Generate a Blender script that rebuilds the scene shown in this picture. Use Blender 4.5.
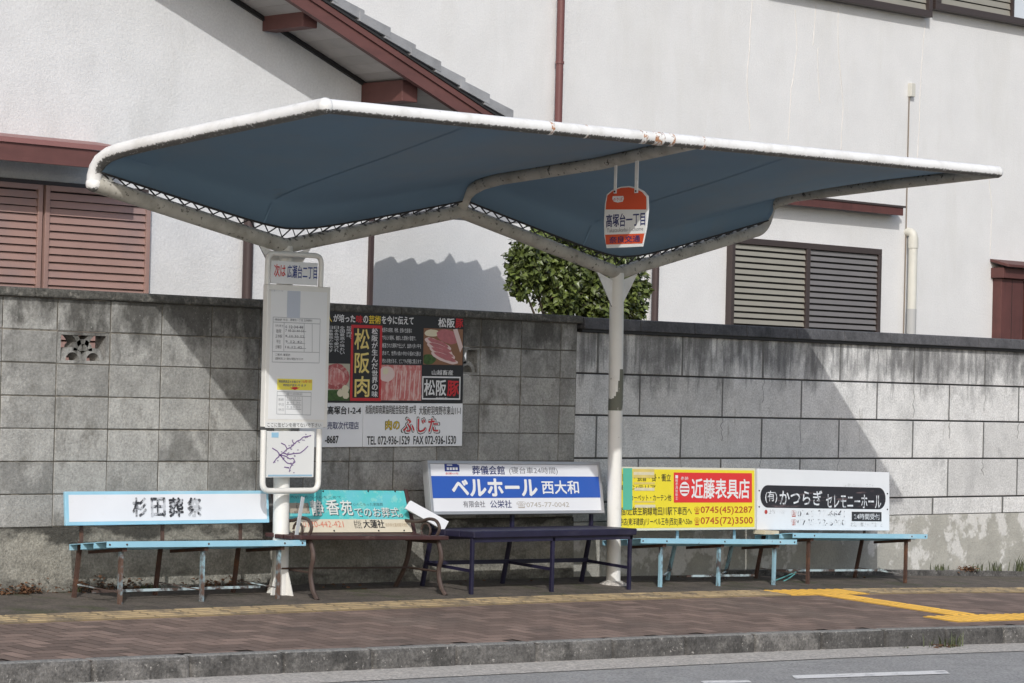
import bpy, math, random
from mathutils import Vector, Matrix
random.seed(7)
S = bpy.context.scene
for _o in list(bpy.data.objects): bpy.data.objects.remove(_o)
COL = S.collection

# ------------------------------------------------------------------ camera
F_PX, YAW, PITCH, ROLL = 2830.0, math.radians(44.58), math.radians(0.97), math.radians(1.42)
CAM = Vector((-9.78, -14.28, 1.29))
FW = Vector((math.sin(YAW)*math.cos(PITCH), math.cos(YAW)*math.cos(PITCH), math.sin(PITCH)))
_r = Vector((math.cos(YAW), -math.sin(YAW), 0)); _u = _r.cross(FW)
RT = math.cos(ROLL)*_r + math.sin(ROLL)*_u
UP = -math.sin(ROLL)*_r + math.cos(ROLL)*_u
cam_d = bpy.data.cameras.new('camera'); cam_o = bpy.data.objects.new('camera', cam_d); COL.objects.link(cam_o)
m = Matrix.Identity(4)
for i in range(3):
    m[i][0], m[i][1], m[i][2], m[i][3] = RT[i], UP[i], -FW[i], CAM[i]
cam_o.matrix_world = m
cam_d.sensor_width = 36.0; cam_d.lens = F_PX/1024*36.0; cam_d.clip_start = 0.1; cam_d.clip_end = 2000
S.camera = cam_o

# ------------------------------------------------------------------ light
SUN = Vector((0.90, 1.0, -0.93)).normalized()          # direction the light travels
w = bpy.data.worlds.new('World'); S.world = w; w.use_nodes = True
nt = w.node_tree; sky = nt.nodes.new('ShaderNodeTexSky'); sky.sky_type = 'NISHITA'; sky.sun_disc = False
sky.sun_elevation = math.asin(-SUN.z); sky.sun_rotation = math.atan2(-SUN.x, -SUN.y)
sky.air_density = 1.0; sky.dust_density = 2.0; sky.ozone_density = 1.0
bg = nt.nodes['Background']; bg.inputs[1].default_value = 0.148
nt.links.new(sky.outputs[0], bg.inputs[0])
sl = bpy.data.lights.new('sun', 'SUN'); sl.energy = 2.55; sl.angle = math.radians(0.5); sl.color = (1.0, 0.985, 0.96)
so = bpy.data.objects.new('sun', sl); COL.objects.link(so); so.location = (-20, -20, 25)
so.rotation_euler = SUN.to_track_quat('-Z', 'Y').to_euler()
S.view_settings.view_transform = 'Standard'; S.view_settings.look = 'None'
S.view_settings.exposure = 0.0; S.view_settings.gamma = 1.0

# ------------------------------------------------------------------ measuring: rays through the photograph met with real planes
def ray(x, y): return FW + RT*((x-512)/F_PX) - UP*((y-341.5)/F_PX)
def at(x, y, X=None, Y=None, Z=None):
    d = ray(x, y)
    t = (Y-CAM.y)/d.y if Y is not None else ((X-CAM.x)/d.x if X is not None else (Z-CAM.z)/d.z)
    return CAM + d*t
def g(X, Y=0.0):                                       # the pavement's surface: falls to the kerb and to the right
    return -0.015 - 0.0078*X + 0.05*Y - 0.002*max(0.0, X-3.0)**2
def atg(x, y):
    z = -0.1
    for _ in range(60):
        p = at(x, y, Z=z); z = 0.5*z + 0.5*g(p.x, p.y)
    return at(x, y, Z=z)

# ------------------------------------------------------------------ mesh helpers
class MB:
    def __init__(s): s.v = []; s.f = []; s.t = []; s.tint = 0.5
    def _add(s, vs, fs):
        b = len(s.v); s.v += [Vector(v) for v in vs]
        for f in fs: s.f.append([b+i for i in f]); s.t.append(s.tint)
        return s
    def box(s, x0, x1, y0, y1, z0, z1):
        return s._add([(x0,y0,z0),(x1,y0,z0),(x1,y1,z0),(x0,y1,z0),(x0,y0,z1),(x1,y0,z1),(x1,y1,z1),(x0,y1,z1)],
                      [(0,3,2,1),(4,5,6,7),(0,1,5,4),(1,2,6,5),(2,3,7,6),(3,0,4,7)])
    def hexa(s, p):                                    # 8 corners: bottom ring, top ring
        return s._add(p, [(0,3,2,1),(4,5,6,7),(0,1,5,4),(1,2,6,5),(2,3,7,6),(3,0,4,7)])
    def quad(s, a, b, c, d): return s._add([a,b,c,d], [(0,1,2,3)])
    def bar(s, a, b, w, h, upv=(0,0,1)):               # rectangular bar from a to b
        a, b = Vector(a), Vector(b); d = (b-a).normalized(); upv = Vector(upv)
        r = d.cross(upv)
        if r.length < 1e-4: r = d.cross(Vector((0,1,0)))
        r.normalize(); u = r.cross(d).normalized()
        r *= w/2; u *= h/2
        return s.hexa([a-r-u, a+r-u, b+r-u, b-r-u, a-r+u, a+r+u, b+r+u, b-r+u])
    def tube(s, pts, r, n=12, cap=True):
        pts = [Vector(p) for p in pts]; rs = r if isinstance(r, (list, tuple)) else [r]*len(pts)
        b = len(s.v); ref = None
        for i, p in enumerate(pts):
            d = (pts[min(i+1, len(pts)-1)] - pts[max(i-1, 0)]).normalized()
            if ref is None:
                ref = d.cross(Vector((0,0,1)))
                if ref.length < 1e-3: ref = d.cross(Vector((0,1,0)))
            e1 = (ref - d*ref.dot(d)).normalized(); ref = e1; e2 = d.cross(e1)
            for k in range(n):
                a = 2*math.pi*k/n; s.v.append(p + (e1*math.cos(a) + e2*math.sin(a))*rs[i])
        for i in range(len(pts)-1):
            for k in range(n):
                k2 = (k+1) % n
                s.f.append([b+i*n+k, b+i*n+k2, b+(i+1)*n+k2, b+(i+1)*n+k]); s.t.append(s.tint)
        if cap:
            s.f.append([b+k for k in range(n)][::-1]); s.t.append(s.tint)
            s.f.append([b+(len(pts)-1)*n+k for k in range(n)]); s.t.append(s.tint)
        return s
    def prism(s, poly, ext):                           # polygon (3-D points) pushed along ext
        n = len(poly); e = Vector(ext); P = [Vector(p) for p in poly]
        return s._add(P + [p+e for p in P], [list(range(n))[::-1], list(range(n, 2*n))] +
                      [(i, (i+1) % n, n+(i+1) % n, n+i) for i in range(n)])
    def grid(s, fn, nu, nv):
        b = len(s.v)
        for j in range(nv+1):
            for i in range(nu+1): s.v.append(Vector(fn(i/nu, j/nv)))
        for j in range(nv):
            for i in range(nu):
                k = b+j*(nu+1)+i; s.f.append([k, k+1, k+nu+2, k+nu+1]); s.t.append(s.tint)
        return s
    def build(s, name, mat, parent=None, bevel=0, smooth=False, world=True, solid=0):
        off = Vector((0,0,0))
        if parent is not None and world:
            p = parent
            while p: off += p.location; p = p.parent
        elif parent is None and world and s.v:         # a top-level mesh stands at its own base
            xs = [v.x for v in s.v]; ys = [v.y for v in s.v]; zs = [v.z for v in s.v]
            off = Vector(((min(xs)+max(xs))/2, (min(ys)+max(ys))/2, min(zs)))
        me = bpy.data.meshes.new(name); me.from_pydata([v-off for v in s.v], [], s.f)
        at_ = me.attributes.new('tint', 'FLOAT', 'FACE')
        for i, t in enumerate(s.t): at_.data[i].value = t
        me.materials.append(mat)
        if smooth:
            for p in me.polygons: p.use_smooth = True
            try: me.set_sharp_from_angle(angle=math.radians(40))
            except Exception: pass
        me.update()
        o = bpy.data.objects.new(name, me); COL.objects.link(o)
        if parent is not None: o.parent = parent
        else: o.location = off
        if solid:
            md = o.modifiers.new('thick', 'SOLIDIFY'); md.thickness = solid; md.offset = 0
        if bevel:
            md = o.modifiers.new('bevel', 'BEVEL'); md.width = bevel; md.segments = 2; md.limit_method = 'ANGLE'
        return o
def thing(name, label, cat, loc, group=None, rot=None):
    o = bpy.data.objects.new(name, None); COL.objects.link(o); o.location = loc; o.empty_display_size = 0.1
    if rot: o.rotation_euler = rot
    return tag(o, label, cat, group)
def tag(o, label, cat, group=None):
    o['label'] = label; o['category'] = cat
    if group: o['group'] = group
    return o
def structure(o, kind='structure'): o['kind'] = kind; return o
def bend(pts, r, n=6):                                 # round the inner corners of a polyline
    P = [Vector(p) for p in pts]; out = [P[0]]
    for i in range(1, len(P)-1):
        a, b, c = P[i-1], P[i], P[i+1]
        d1, d2 = (a-b), (c-b); k = min(r, d1.length*0.49, d2.length*0.49)
        p, q = b + d1.normalized()*k, b + d2.normalized()*k
        for j in range(n+1):
            t = j/n; out.append(p*(1-t)**2 + b*2*t*(1-t) + q*t*t)
    out.append(P[-1]); return out

# ------------------------------------------------------------------ materials
MATS = {}
def mat(name, base, rough=0.6, var=0.0, vscale=6.0, stains=(), bump=None, metal=0.0, tint=0.0, spec=0.5, coat=0, translucent=0.0, grain=None):
    if name in MATS: return MATS[name]
    M = bpy.data.materials.new(name); M.use_nodes = True; MATS[name] = M
    N = M.node_tree.nodes; L = M.node_tree.links; B = N['Principled BSDF']
    tc = N.new('ShaderNodeTexCoord')
    def noise(scale, stretch=(1,1,1), detail=5, rgh=0.6, seed=0.0):
        mp = N.new('ShaderNodeMapping'); mp.inputs['Scale'].default_value = stretch; mp.inputs['Location'].default_value = (seed, seed*1.7, seed*0.6)
        L.new(tc.outputs['Object'], mp.inputs[0])
        n = N.new('ShaderNodeTexNoise'); n.inputs['Scale'].default_value = scale; n.inputs['Detail'].default_value = detail; n.inputs['Roughness'].default_value = rgh
        L.new(mp.outputs[0], n.inputs['Vector']); return n.outputs['Fac']
    def mathn(op, a, b, clamp=False):
        q = N.new('ShaderNodeMath'); q.operation = op; q.use_clamp = clamp
        for i, x in enumerate((a, b)):
            if isinstance(x, (int, float)): q.inputs[i].default_value = x
            else: L.new(x, q.inputs[i])
        return q.outputs[0]
    def ramp(x, lo, hi, o0=0.0, o1=1.0):
        r = N.new('ShaderNodeMapRange'); r.inputs[1].default_value = lo; r.inputs[2].default_value = hi; r.inputs[3].default_value = o0; r.inputs[4].default_value = o1
        L.new(x, r.inputs[0]); return r.outputs[0]
    def mix(fac, a, b, mode='MIX'):
        x = N.new('ShaderNodeMix'); x.data_type = 'RGBA'; x.blend_type = mode
        if isinstance(fac, (int, float)): x.inputs[0].default_value = fac
        else: L.new(fac, x.inputs[0])
        for i, c in ((6, a), (7, b)):
            if isinstance(c, (tuple, list)): x.inputs[i].default_value = (*c[:3], 1)
            else: L.new(c, x.inputs[i])
        return x.outputs[2]
    def scale_col(c, fac):
        return mix(1.0, c, fac, 'MULTIPLY')
    rgb = N.new('ShaderNodeRGB'); rgb.outputs[0].default_value = (*base, 1); c = rgb.outputs[0]
    if tint:
        a = N.new('ShaderNodeAttribute'); a.attribute_name = 'tint'
        c = scale_col(c, ramp(a.outputs['Fac'], 0, 1, 1-tint, 1+tint))
    if var:
        c = scale_col(c, ramp(noise(vscale, detail=6), 0.3, 0.7, 1-var, 1+var))
    roughs = rough
    for i, s in enumerate(stains):
        n = noise(s.get('scale', 4), s.get('stretch', (1,1,1)), s.get('detail', 6), s.get('rgh', 0.65), s.get('seed', 3.1*(i+1)))
        if 'z' in s:                                   # (z of no stain, z of full stain, weight)
            sp = N.new('ShaderNodeSeparateXYZ'); L.new(tc.outputs['Object'], sp.inputs[0])
            n = mathn('ADD', n, ramp(sp.outputs['Z'], s['z'][0], s['z'][1], -s['z'][2], s['z'][2]))
        if 'under' in s:                               # grime that gathers on the underside of a pipe
            ge = N.new('ShaderNodeNewGeometry'); sp = N.new('ShaderNodeSeparateXYZ'); L.new(ge.outputs['Normal'], sp.inputs[0])
            n = mathn('ADD', n, ramp(sp.outputs['Z'], s['under'][0], s['under'][1], -s['under'][2], s['under'][2]))
        k = mathn('MULTIPLY', ramp(n, s.get('lo', 0.5), s.get('hi', 0.65)), s.get('amt', 1.0), True)
        c = mix(k, c, s['color'])
    if grain:
        c = scale_col(c, ramp(noise(grain[0], detail=2, rgh=0.7, seed=11.0), 0.30, 0.70, 1-grain[1], 1+grain[1]))
    L.new(c, B.inputs['Base Color'])
    B.inputs['Roughness'].default_value = rough; B.inputs['Metallic'].default_value = metal
    B.inputs['Specular IOR Level'].default_value = spec
    if coat: B.inputs['Coat Weight'].default_value = coat
    if bump:
        h = noise(bump[0], detail=4, rgh=0.6)
        if len(bump) > 2: h = mathn('ADD', h, noise(bump[2], detail=2))
        bp = N.new('ShaderNodeBump'); bp.inputs['Strength'].default_value = bump[1]; bp.inputs['Distance'].default_value = 0.01
        L.new(h, bp.inputs['Height']); L.new(bp.outputs[0], B.inputs['Normal'])
    if translucent:
        tr = N.new('ShaderNodeBsdfTranslucent'); L.new(c, tr.inputs[0]); ms = N.new('ShaderNodeMixShader'); ms.inputs[0].default_value = translucent
        L.new(B.outputs[0], ms.inputs[1]); L.new(tr.outputs[0], ms.inputs[2]); L.new(ms.outputs[0], N['Material Output'].inputs[0])
    return M
def ink(name, rgb, worn=0.0, board=(0.75,0.76,0.78), scale=60, lo=0.5, hi=0.6, rough=0.5):
    st = [dict(color=board, scale=scale, lo=lo, hi=hi, amt=worn, detail=5)] if worn else []
    return mat(name, rgb, rough=rough, stains=st)

GRIME = (0.035, 0.033, 0.028); RUST = (0.115, 0.056, 0.032); RUSTD = (0.06, 0.028, 0.017)
M_STUCCO = mat('white_stucco', (0.69,0.687,0.68), 0.9, grain=(70, 0.05), var=0.04, vscale=2.2, bump=(110,0.30,40),
    stains=[dict(color=(0.60,0.59,0.56), scale=1.3, stretch=(1.6,1,0.35), lo=0.52, hi=0.75, amt=0.5), dict(color=(0.52,0.49,0.43), scale=5, stretch=(2.5,1,0.2), lo=0.64, hi=0.8, amt=0.25)])
M_STUCCO_OLD = mat('weathered_stucco', (0.665,0.667,0.668), 0.95, grain=(60, 0.07), var=0.06, vscale=3, bump=(100,0.35,36),
    stains=[dict(color=(0.42,0.42,0.40), scale=1.1, stretch=(1.2,1,0.6), lo=0.55, hi=0.8, amt=0.5), dict(color=(0.3,0.3,0.28), scale=38, lo=0.66, hi=0.74, amt=0.45)])
M_SEAL = mat('crack_sealant', (0.63,0.60,0.565), 0.8, var=0.10, vscale=9)
M_BLOCK = mat('old_concrete_block', (0.30,0.298,0.282), 0.95, grain=(75, 0.22), var=0.20, vscale=5, tint=0.26, bump=(130,0.45,45),
    stains=[dict(color=(0.46,0.455,0.43), scale=3.4, lo=0.52, hi=0.70, amt=0.85, seed=9), dict(color=(0.12,0.115,0.10), scale=4.2, stretch=(1.5,1,0.9), lo=0.53, hi=0.70, amt=0.7),
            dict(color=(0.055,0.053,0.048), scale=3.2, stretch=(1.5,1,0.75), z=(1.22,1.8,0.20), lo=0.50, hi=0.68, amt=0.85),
            dict(color=(0.45,0.445,0.42), scale=70, lo=0.66, hi=0.70, amt=0.7), dict(color=(0.07,0.065,0.06), scale=85, lo=0.65, hi=0.70, amt=0.7, seed=31)])
M_MORTAR = mat('mortar', (0.15,0.14,0.12), 0.95, var=0.3, vscale=9, stains=[dict(color=(0.36,0.33,0.28), scale=7, stretch=(1,1,1.4), lo=0.52, hi=0.62, amt=0.8)])
M_COPING = mat('mossy_coping', (0.085,0.083,0.074), 0.95, grain=(60, 0.35), var=0.3, vscale=14, bump=(45,1.0,20),
    stains=[dict(color=(0.27,0.255,0.225), scale=16, lo=0.54, hi=0.72, amt=0.8), dict(color=(0.03,0.03,0.026), scale=9, lo=0.5, hi=0.7, amt=0.6)])
M_PLINTH_OLD = mat('rough_plinth', (0.27,0.26,0.225), 0.95, grain=(60, 0.3), var=0.28, vscale=9, bump=(90,0.7,30),
    stains=[dict(color=(0.05,0.048,0.042), scale=3.2, stretch=(1,1,2.0), z=(0.20,0.42,0.20), lo=0.48, hi=0.62, amt=0.9), dict(color=(0.07,0.066,0.056), scale=3.5, stretch=(0.8,1,2.4), z=(0.2,-0.1,0.16), lo=0.46, hi=0.66, amt=0.85)])
M_SPLIT = mat('grey_granite_block', (0.61,0.605,0.59), 0.9, grain=(75, 0.22), var=0.10, vscale=8, tint=0.09, bump=(150,0.4,60),
    stains=[dict(color=(0.22,0.22,0.22), scale=60, lo=0.61, hi=0.68, amt=0.6), dict(color=(0.38,0.38,0.375), scale=2.0, stretch=(1.2,1,0.7), lo=0.5, hi=0.72, amt=0.55),
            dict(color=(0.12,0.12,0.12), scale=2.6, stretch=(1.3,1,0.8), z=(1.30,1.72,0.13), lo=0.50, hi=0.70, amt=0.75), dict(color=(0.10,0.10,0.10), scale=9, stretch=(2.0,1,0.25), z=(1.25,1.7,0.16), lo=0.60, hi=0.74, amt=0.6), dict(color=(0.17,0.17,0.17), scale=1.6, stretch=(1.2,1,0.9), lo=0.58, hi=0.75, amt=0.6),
            dict(color=(0.21,0.19,0.155), scale=4.2, stretch=(2.5,1,0.5), lo=0.64, hi=0.74, amt=0.5)])
M_JOINT = mat('dark_joint', (0.075,0.075,0.076), 0.95, var=0.2)
M_COPING2 = mat('dark_coping', (0.085,0.085,0.09), 0.9, grain=(60, 0.2), var=0.25, vscale=10, bump=(70,0.6),
    stains=[dict(color=(0.17,0.17,0.17), scale=9, stretch=(1,1,0.6), lo=0.55, hi=0.75, amt=0.6), dict(color=(0.03,0.03,0.033), scale=5, stretch=(1,1,0.5), lo=0.5, hi=0.75, amt=0.7)])
M_PLINTH = mat('cement_plinth', (0.38,0.37,0.33), 0.95, grain=(60, 0.10), var=0.14, vscale=5, bump=(80,0.5,30),
    stains=[dict(color=(0.62,0.61,0.58), scale=3.6, z=(0.0,0.22,0.05), lo=0.55, hi=0.60, amt=0.9), dict(color=(0.10,0.10,0.09), scale=2.6, stretch=(0.8,1,2.2), z=(0.12,-0.16,0.22), lo=0.48, hi=0.66, amt=0.9)])
M_WHITE_STEEL = mat('white_painted_steel', (0.74,0.73,0.69), 0.45, var=0.04, vscale=4, spec=0.4,
    stains=[dict(color=(0.46,0.44,0.39), scale=5, lo=0.56, hi=0.8, amt=0.6), dict(color=RUST, scale=22, lo=0.70, hi=0.74, amt=0.9)])
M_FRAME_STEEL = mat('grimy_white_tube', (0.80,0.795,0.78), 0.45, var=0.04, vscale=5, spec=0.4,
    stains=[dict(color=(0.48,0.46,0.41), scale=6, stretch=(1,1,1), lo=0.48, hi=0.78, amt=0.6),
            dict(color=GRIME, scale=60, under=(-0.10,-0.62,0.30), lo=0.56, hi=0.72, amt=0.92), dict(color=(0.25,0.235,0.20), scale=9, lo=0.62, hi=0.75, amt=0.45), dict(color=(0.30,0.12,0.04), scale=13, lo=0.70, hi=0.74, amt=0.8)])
M_BACKTUBE = mat('dingy_back_tube', (0.47,0.45,0.40), 0.6, var=0.12, vscale=6, spec=0.3, stains=[dict(color=(0.26,0.24,0.20), scale=7, lo=0.46, hi=0.70, amt=0.7), dict(color=GRIME, scale=30, under=(0.9,0.2,-0.10), lo=0.56, hi=0.66, amt=0.9), dict(color=(0.05,0.045,0.035), scale=26, lo=0.59, hi=0.66, amt=0.85), dict(color=(0.20,0.07,0.03), scale=11, lo=0.70, hi=0.74, amt=0.8)])
M_FABRIC = mat('blue_canopy_fabric', (0.165,0.265,0.365), 0.75, var=0.05, vscale=1.2, translucent=0.08,
    stains=[dict(color=(0.23,0.265,0.29), scale=0.7, lo=0.45, hi=0.7, amt=0.65), dict(color=(0.20,0.20,0.17), scale=2.6, lo=0.66, hi=0.78, amt=0.5)])
M_ROPE = mat('black_lacing', (0.03,0.03,0.03), 0.8)
M_REDWOOD = mat('red_brown_paint', (0.130,0.053,0.046), 0.6, var=0.12, vscale=5, stains=[dict(color=(0.07,0.03,0.026), scale=5, stretch=(0.4,1,2), lo=0.5, hi=0.75, amt=0.6)])
M_TIMBER = mat('dark_red_timber', (0.100,0.036,0.031), 0.6, var=0.15, vscale=5, stains=[dict(color=(0.045,0.02,0.018), scale=5, stretch=(3,1,0.4), lo=0.5, hi=0.75, amt=0.6)])
M_REDMETAL = mat('red_brown_metal', (0.27,0.125,0.115), 0.5, var=0.06, vscale=4)
M_SHUTTER_RED = mat('faded_red_shutter', (0.325,0.205,0.175), 0.55, var=0.08, vscale=3, stains=[dict(color=(0.24,0.175,0.17), scale=2.2, lo=0.48, hi=0.7, amt=0.7)])
M_SHUTTER_BEIGE = mat('beige_shutter', (0.27,0.255,0.215), 0.5, var=0.05)
M_SHUTTER_GREY = mat('grey_shutter', (0.165,0.155,0.152), 0.5, var=0.06)
M_DARKFRAME = mat('dark_brown_aluminium', (0.050,0.036,0.033), 0.45, var=0.05)
M_DARK = mat('painted_recess_shade', (0.02,0.018,0.017), 0.9)  # near-black colour standing in for the shade inside recesses
M_BROWNPIPE = mat('brown_downpipe', (0.145,0.056,0.052), 0.45, var=0.05)
M_DKPIPE = mat('dark_downpipe', (0.055,0.035,0.033), 0.5, var=0.05)
M_CREAM = mat('cream_pipe', (0.60,0.585,0.52), 0.5, var=0.05, stains=[dict(color=(0.40,0.40,0.38), scale=3, z=(0.4,-0.2,0.1), lo=0.5, hi=0.52, amt=0.0)])
M_TILE = mat('grey_roof_tile', (0.29,0.29,0.295), 0.55, var=0.14, vscale=8, tint=0.12, bump=(60,0.3))
M_SOFFIT = mat('soffit_board', (0.43,0.405,0.38), 0.7, var=0.08, vscale=6, tint=0.10)
M_BLACK = mat('black_trim', (0.022,0.021,0.021), 0.6)
M_BRICK = mat('brown_paving_brick', (0.188,0.133,0.107), 0.9, grain=(70, 0.12), var=0.15, vscale=3, tint=0.33, bump=(120,0.3),
    stains=[dict(color=(0.17,0.14,0.115), scale=1.1, lo=0.5, hi=0.75, amt=0.5), dict(color=(0.07,0.06,0.055), scale=2.2, lo=0.55, hi=0.75, amt=0.5)])
M_BRICKJOINT = mat('paving_joint', (0.075,0.060,0.052), 0.95, var=0.2)
M_STRIP = mat('dirty_wall_strip', (0.105,0.088,0.072), 0.95, grain=(50, 0.3), var=0.25, vscale=5, bump=(50,0.9),
    stains=[dict(color=(0.06,0.065,0.028), scale=3.4, lo=0.53, hi=0.66, amt=0.8), dict(color=(0.045,0.038,0.03), scale=6, lo=0.5, hi=0.7, amt=0.6)])
M_KERB = mat('weathered_kerb', (0.105,0.100,0.094), 0.95, grain=(60, 0.38), var=0.35, vscale=7, tint=0.32, bump=(90,0.6,40),
    stains=[dict(color=(0.045,0.043,0.040), scale=5, lo=0.48, hi=0.62, amt=0.8), dict(color=(0.21,0.20,0.185), scale=6.5, lo=0.57, hi=0.70, amt=0.8, seed=41), dict(color=(0.42,0.40,0.37), scale=42, lo=0.62, hi=0.68, amt=0.7), dict(color=(0.23,0.225,0.21), scale=14, under=(0.15,0.95,0.3), lo=0.50, hi=0.66, amt=0.85)])
M_GUTTER = mat('gutter_concrete', (0.47,0.44,0.40), 0.95, grain=(60, 0.34), var=0.14, vscale=14, bump=(80,0.9),
    stains=[dict(color=(0.16,0.15,0.14), scale=40, lo=0.5, hi=0.65, amt=0.6)])
M_ASPHALT = mat('asphalt', (0.315,0.31,0.30), 0.95, grain=(60, 0.34), var=0.12, vscale=3, bump=(160,0.7,70),
    stains=[dict(color=(0.40,0.40,0.39), scale=75, lo=0.60, hi=0.68, amt=0.6), dict(color=(0.09,0.09,0.09), scale=65, lo=0.56, hi=0.66, amt=0.6, seed=20)])
M_ROADPAINT = mat('worn_road_paint', (0.72,0.71,0.69), 0.8, stains=[dict(color=(0.3,0.3,0.3), scale=9, stretch=(0.5,1.4,1), lo=0.56, hi=0.64, amt=0.75), dict(color=(0.3,0.3,0.3), scale=90, lo=0.56, hi=0.62, amt=0.6)])
M_YELLOW = mat('yellow_tactile', (0.62,0.365,0.065), 0.75, tint=0.26, var=0.10, vscale=7, stains=[dict(color=(0.42,0.27,0.07), scale=11, lo=0.58, hi=0.72, amt=0.5)])
M_OCHRE = mat('faded_tactile', (0.30,0.225,0.125), 0.9, tint=0.28, var=0.2, vscale=4, stains=[dict(color=(0.15,0.12,0.085), scale=6, lo=0.46, hi=0.62, amt=0.9)])
M_SOIL = mat('ground_soil', (0.10,0.09,0.07), 1.0, var=0.2)
M_LEAF = mat('glossy_leaf', (0.130,0.165,0.042), 0.38, tint=0.85, spec=0.6, translucent=0.25)
M_TWIG = mat('twig_bark', (0.09,0.07,0.05), 0.9)
M_GRASS = mat('weed_green', (0.085,0.10,0.045), 0.6, tint=0.5, translucent=0.2)
M_DEAD = mat('dead_leaf', (0.13,0.062,0.028), 0.8, tint=0.5)
M_LTBLUE = mat('light_blue_steel', (0.30,0.56,0.70), 0.45, var=0.06, vscale=6, stains=[dict(color=(0.55,0.68,0.74), scale=7, stretch=(0.5,1,1), lo=0.55, hi=0.75, amt=0.5), dict(color=RUST, scale=17, lo=0.68, hi=0.72, amt=0.8)])
M_RUSTLEG = mat('rusty_blue_leg', (0.27,0.42,0.48), 0.7, var=0.1, vscale=9, bump=(70,0.5), stains=[dict(color=RUST, scale=7, stretch=(1,1,0.8), lo=0.40, hi=0.54, amt=0.95), dict(color=RUSTD, scale=12, lo=0.5, hi=0.66, amt=0.8)])
M_RUSTDARK = mat('dark_rust', (0.075,0.040,0.029), 0.85, var=0.3, vscale=10, bump=(60,0.5), stains=[dict(color=(0.17,0.075,0.035), scale=11, lo=0.52, hi=0.7, amt=0.8)])
M_BLUELEG = mat('chipped_blue_leg', (0.26,0.43,0.51), 0.6, var=0.1, vscale=8, stains=[dict(color=RUSTD, scale=9, stretch=(1,1,0.5), lo=0.48, hi=0.58, amt=0.9)])
M_NAVY = mat('navy_paint', (0.014,0.012,0.035), 0.5, var=0.2, vscale=7, stains=[dict(color=(0.05,0.045,0.07), scale=8, stretch=(0.4,1,1), lo=0.55, hi=0.75, amt=0.7)])
M_BROWNSLAT = mat('brown_slat', (0.058,0.024,0.022), 0.5, var=0.25, vscale=7, stains=[dict(color=(0.19,0.13,0.115), scale=9, stretch=(0.35,1,1), lo=0.60, hi=0.72, amt=0.7)])
M_IRON = mat('cast_iron_brown', (0.065,0.043,0.035), 0.55, var=0.2, vscale=9, stains=[dict(color=(0.16,0.11,0.085), scale=12, lo=0.56, hi=0.72, amt=0.6)])
M_BOARD = mat('white_board', (0.74,0.75,0.78), 0.4, var=0.02, stains=[dict(color=(0.62,0.60,0.57), scale=7, lo=0.62, hi=0.8, amt=0.4)])
M_BOARD_OLD = mat('scuffed_white_board', (0.74,0.755,0.77), 0.45, var=0.02, stains=[dict(color=(0.45,0.42,0.38), scale=30, lo=0.70, hi=0.76, amt=0.6), dict(color=(0.63,0.60,0.55), scale=4, z=(0.0,0.3,-0.1), lo=0.58, hi=0.8, amt=0.5)])
M_POSTER = mat('white_poster_panel', (0.84,0.85,0.87), 0.4, var=0.02)
M_ALU = mat('aluminium_frame', (0.44,0.44,0.45), 0.4, metal=0.5, var=0.04)
M_PAPER = mat('white_paper', (0.70,0.71,0.70), 0.5)
M_SIGNGREY = mat('pale_sign_face', (0.75,0.76,0.76), 0.4, var=0.02)
M_SIGNFRAME = mat('sign_white_frame', (0.72,0.71,0.67), 0.4, var=0.04, stains=[dict(color=RUST, scale=24, lo=0.72, hi=0.76, amt=0.8)])
# ================================================================== the ground
def Yk(X): return -2.575 - 0.061*X                      # kerb line
XA, XB = -9.0, 26.0
mb = MB(); mb.box(-300, 300, -300, 300, -0.9, -0.8); o = structure(mb.build('ground', M_SOIL))
mb = MB()
def sheet(y0, y1, dz, n=60, m=4):
    return lambda u, v: (XA+(XB-XA)*u, (y0(XA+(XB-XA)*u)*(1-v) + y1(XA+(XB-XA)*u)*v), g(XA+(XB-XA)*u, y0(XA+(XB-XA)*u)*(1-v) + y1(XA+(XB-XA)*u)*v) + dz)
mb.grid(sheet(lambda X: Yk(X)+0.05, lambda X: 0.30, -0.006), 70, 6)
structure(mb.build('pavement_bedding', M_BRICKJOINT))
# herringbone bricks, one mesh with a slightly different colour for every brick
mb = MB(); a45 = math.radians(0); ca, sa = math.cos(a45), math.sin(a45); U = 0.1
def brick(x0, y0, lx, ly):
    gp = 0.003; P = []
    for (x, y) in ((x0+gp, y0+gp), (x0+lx-gp, y0+gp), (x0+lx-gp, y0+ly-gp), (x0+gp, y0+ly-gp)):
        P.append((x*ca - y*sa + 3.0, x*sa + y*ca - 1.6))
    cx = sum(p[0] for p in P)/4; cy = sum(p[1] for p in P)/4
    if not (-9 < cx < 19) or cy > -1.30 and cy > -0.05 or cy < Yk(cx)-0.06: return
    if max(p[1] for p in P) > -0.95 or min(p[1] for p in P) < Yk(cx)-0.11: return
    mb.tint = min(1, max(0, random.gauss(0.36, 0.16))) if random.random() < 0.72 else random.uniform(0.75, 1.0)
    dz = 0.0
    mb._add([(p[0], p[1], g(*p)+dz) for p in P], [(0,1,2,3)])
for r in range(-40, 41):
    for k in range(-90, 91):
        x = (r+4*k)*U; y = r*U
        if abs(x) > 18 or abs(y) > 4: continue
        brick(x, y, 0.2, 0.1); brick(x+0.3, y, 0.1, 0.2)
structure(mb.build('pavement', M_BRICK))
mb = MB(); mb.grid(lambda u, v: (XA+(XB-XA)*u, -1.02+1.10*v, g(XA+(XB-XA)*u, -1.02+1.10*v)+0.004), 70, 4)
structure(mb.build('pavement_edge', M_STRIP))
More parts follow.
